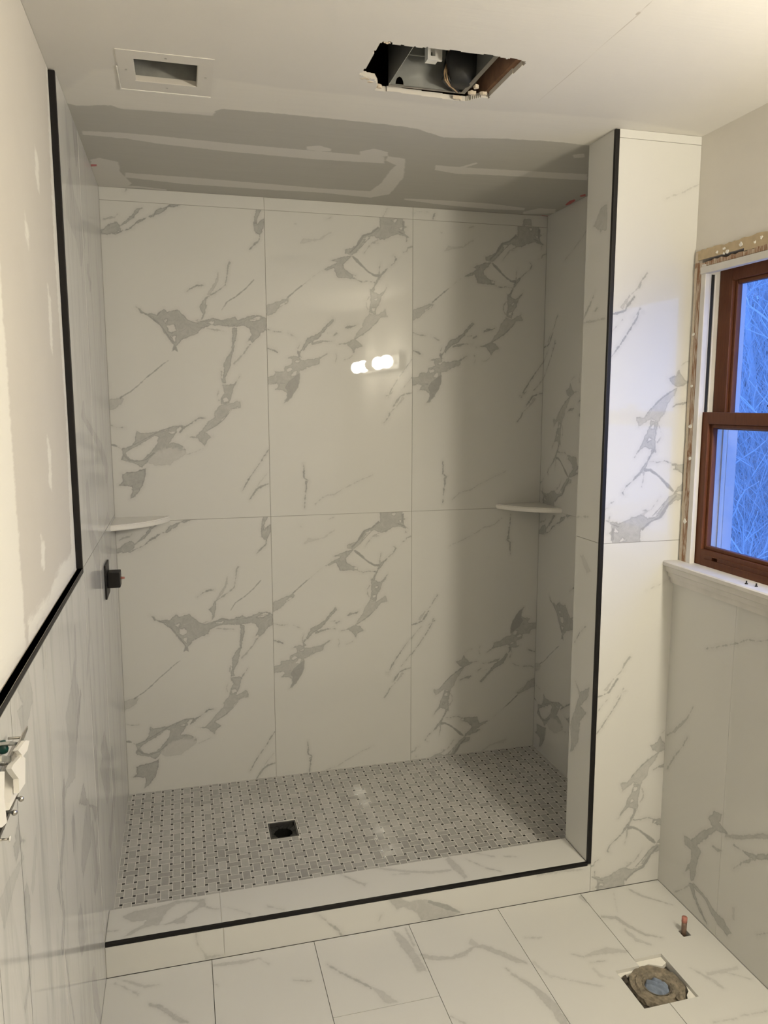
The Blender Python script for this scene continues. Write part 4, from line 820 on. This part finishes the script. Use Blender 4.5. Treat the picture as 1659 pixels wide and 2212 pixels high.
rel(dv, 'rocker', slab(dq([(385,408),(440,415),(410,560),(330,670),(325,620),(270,560)], 0), .030, .037), M['white_plastic'])
rel(dv, 'body', slab(dq([(330,625),(380,680),(378,1050),(285,1195),(280,980),(215,900),(170,830),(200,770)], 0), .028, .035), M['white_plastic'])
rel(dv, 'body_side', slab(dq([(225,840),(295,860),(280,1000),(280,1190),(240,1250),(140,1450),(150,1340),(195,1100)], 0), .010, .027), M['white_plastic'])
rel(dv, 'screw', MB().tube([L(*d1(300,372), .028), L(*d1(120,380), .012)], .0019, 8), M['steel'], True)
rel(dv, 'screw', MB().tube([L(*d1(190,775), .028), L(*d1(10,770), .012)], .0019, 8), M['steel'], True)
rel(dv, 'terminal', slab(dq([(160,420),(290,440),(255,480),(120,470)], 0), .010, .028), M['galv'])
rel(dv, 'terminal', slab(dq([(30,640),(190,640),(180,720),(20,730)], 0), .010, .028), M['galv'])
d2 = thing('wall_outlet', 'white outlet body hanging beside the loose switch on the dado', 'outlet', (.0, -2.05, 1.05))
rel(d2, 'body', slab(dq([(-120,880),(70,875),(62,1250),(105,1640),(30,1710),(-120,1720)], 0), .014, .040), M['white_plastic'])
rel(d2, 'strap', slab(dq([(-120,615),(15,615),(15,640),(-120,640)], 0), .012, .036), M['steel'])
def loose_screw(pa, pb, label, mat=None, x=.006):
    a, b = L(*d1(*pa), .0008), L(*d1(*pb), .016); o = thing('mounting_screw', label, 'screw', tuple(a), 'screws sticking out of the dado')
    rel(o, 'shank', MB().tube([a, b], .0018, 8), M['steel'], True); d = (b-a)/np.linalg.norm(b-a)
    rel(o, 'head', MB().tube([b, b+d*.0015], [.0042, .0040], 12), mat or M['steel'], True)
loose_screw((240,1265), (315,1285), 'steel screw sticking out of the dado just under the switch body')
loose_screw((115,1480), (215,1490), 'steel screw sticking out of the dado beside the outlet body')
loose_screw((-40,1905), (140,1880), 'white-headed screw sticking out of the dado below the outlet', M['white_plastic'])

# ------------------------------------------------------------------ vanity light (behind the camera; its reflection shows in the back wall)
vl = thing('vanity_light_offscreen', 'white vanity light bar with five globe bulbs on the outside wall', 'light fixture', (1.83, -2.85, 1.95))
rel(vl, 'back_bar', MB().box((1.7985, -2.22, 1.895), (1.8296, -3.42, 2.0), .004), M['white_plastic'])
for k in range(5):
    y_ = -2.33-k*.245; c_ = (1.734, y_, 1.9475); lit = k != 2
    g = MB(); bm = bmesh.new(); bmesh.ops.create_uvsphere(bm, u_segments=20, v_segments=12, radius=.0475); g.bm(bm, Matrix.Translation(c_)); gb = rel(vl, 'globe_offscreen' if lit else 'globe', g, M['globe'] if lit else M['white_plastic'], True)
    rel(vl, 'socket', MB().tube([(1.7985, y_, 1.9475), (1.778, y_, 1.9475)], .018, 14), M['white_plastic'], True)

# ------------------------------------------------------------------ outdoors: wooded slope at dusk
def ground():
    vs_, fs = [], []; nx, ny = 24, 30
    for i in range(nx):
        for j in range(ny):
            x = 2.0+i*1.4; y = -14+j*1.6; r = x*.5+y*.6
            vs_.append((x, y, -.6+max(0, r-5)*.20+.15*math.sin(x*1.3)*math.cos(y*.9)))
    for i in range(nx-1):
        for j in range(ny-1): fs.append((i*ny+j, (i+1)*ny+j, (i+1)*ny+j+1, i*ny+j+1))
    o = MB().add(vs_, fs).build('ground', M['ground'], None, True); return struct(o, 'wooded slope of leaf litter outside the window', 'ground')
GROUND = ground()
def gz(x, y): r = x*.5+y*.6; return -.6+max(0, r-5)*.20+.15*math.sin(x*1.3)*math.cos(y*.9)
def tree(px_, dist, h, r0, mat, label, bend=.25, sub=4, name='bare_tree'):
    v = ray(px_, 900); v = v/np.hypot(v[0], v[1]); p = CAM+v*dist; base = np.array([p[0], p[1], gz(p[0], p[1])-.05])
    root = thing(name, label, 'tree', tuple(base), 'bare trees on the slope outside')
    def limb(p0, d, ln, r, depth, mbs):
        pts = [p0]; n = 6; d = d/np.linalg.norm(d)
        for k in range(n):
            d = d+np.array([random.gauss(0, .16), random.gauss(0, .16), .05+random.gauss(0, .07)])*(1 if depth else bend); d /= np.linalg.norm(d); pts.append(pts[-1]+d*ln/n)
        mbs.tube(pts, [r*(1-.8*k/n)+.002 for k in range(n+1)], 5 if depth else 8, False)
        if depth < 3:
            for _ in range(sub if depth < 2 else 3):
                k = random.randint(2, n); side = np.array([random.gauss(0, 1), random.gauss(0, 1), random.uniform(.1, .8)]); side /= np.linalg.norm(side)
                limb(pts[k], d*.5+side*.8, ln*random.uniform(.35, .6), r*.45*(1-.5*k/n), depth+1, mbs)
    tr = MB(); P0 = base; pts = [P0]; d = np.array([random.gauss(0, .05), random.gauss(0, .05), 1.]); n = 8
    for k in range(n): d = d+np.array([random.gauss(0, bend*.35), random.gauss(0, bend*.35), .1]); d /= np.linalg.norm(d); pts.append(pts[-1]+d*h/n)
    tr.tube(pts, [r0*(1-.85*k/n) for k in range(n+1)], 8, False); rel(root, 'trunk', tr, M[mat], True)
    br = MB()
    for k in range(2, n+1):
        for _ in range(2 if k < n else 4):
            side = np.array([random.gauss(0, 1), random.gauss(0, 1), random.uniform(.2, 1.)]); side /= np.linalg.norm(side)
            limb(pts[k], d*.3+side, min(1.1, h*random.uniform(.16, .3)), r0*.4*(1-.6*k/n), 1, br)
    tag(rel(root, 'branches', br, M[mat], True), kind='stuff')
tree(1652, 5.2, 2.6, .026, 'bark', 'slim pale young tree standing close outside the window', .5, 3, 'sapling')
for px_, ds, h, lb in ((1575, 9.0, 6, 'bare tree nearest behind the pale sapling, forked low'), (1668, 12.5, 7, 'bare tree halfway up the slope, taller than the one behind the sapling'), (1600, 16.5, 8, 'bare tree high on the wooded slope'), (1650, 22, 9, 'tallest bare tree at the top of the wooded slope')):
    tree(px_, ds, h, .05*h/6, 'bark_dark', lb, .2, 3)
bw = MB()
for k in range(4200):
    px_ = random.uniform(1500, 1800) if k < 1500 else random.uniform(1450, 4200); ds = random.uniform(8, 26); v = ray(px_, 900); v = v/np.hypot(v[0], v[1]); p = CAM+v*ds; b = np.array([p[0], p[1], gz(p[0], p[1])-.05]); h = random.uniform(.5, 1)**1.5*ds*.30; d = np.array([random.gauss(0, .25), random.gauss(0, .25), 1]); pts = [b]
    for q in range(4): d = d+np.array([random.gauss(0, .25), random.gauss(0, .25), 0]); pts.append(pts[-1]+d/np.linalg.norm(d)*h/4)
    r = random.uniform(.006, .020)*ds/14; bw.tube(pts, [r, r*.8, r*.6, r*.4, r*.2], 3, False)
    for q in (2, 3): e = d+np.array([random.gauss(0, .8), random.gauss(0, .8), 0]); bw.tube([pts[q], pts[q]+e/np.linalg.norm(e)*h*.25], [r*.5, r*.15], 3, False)
tag(bw.build('brush', M['bark_dark'], GROUND), 'tangle of bare brush covering the slope outside the window', kind='stuff')
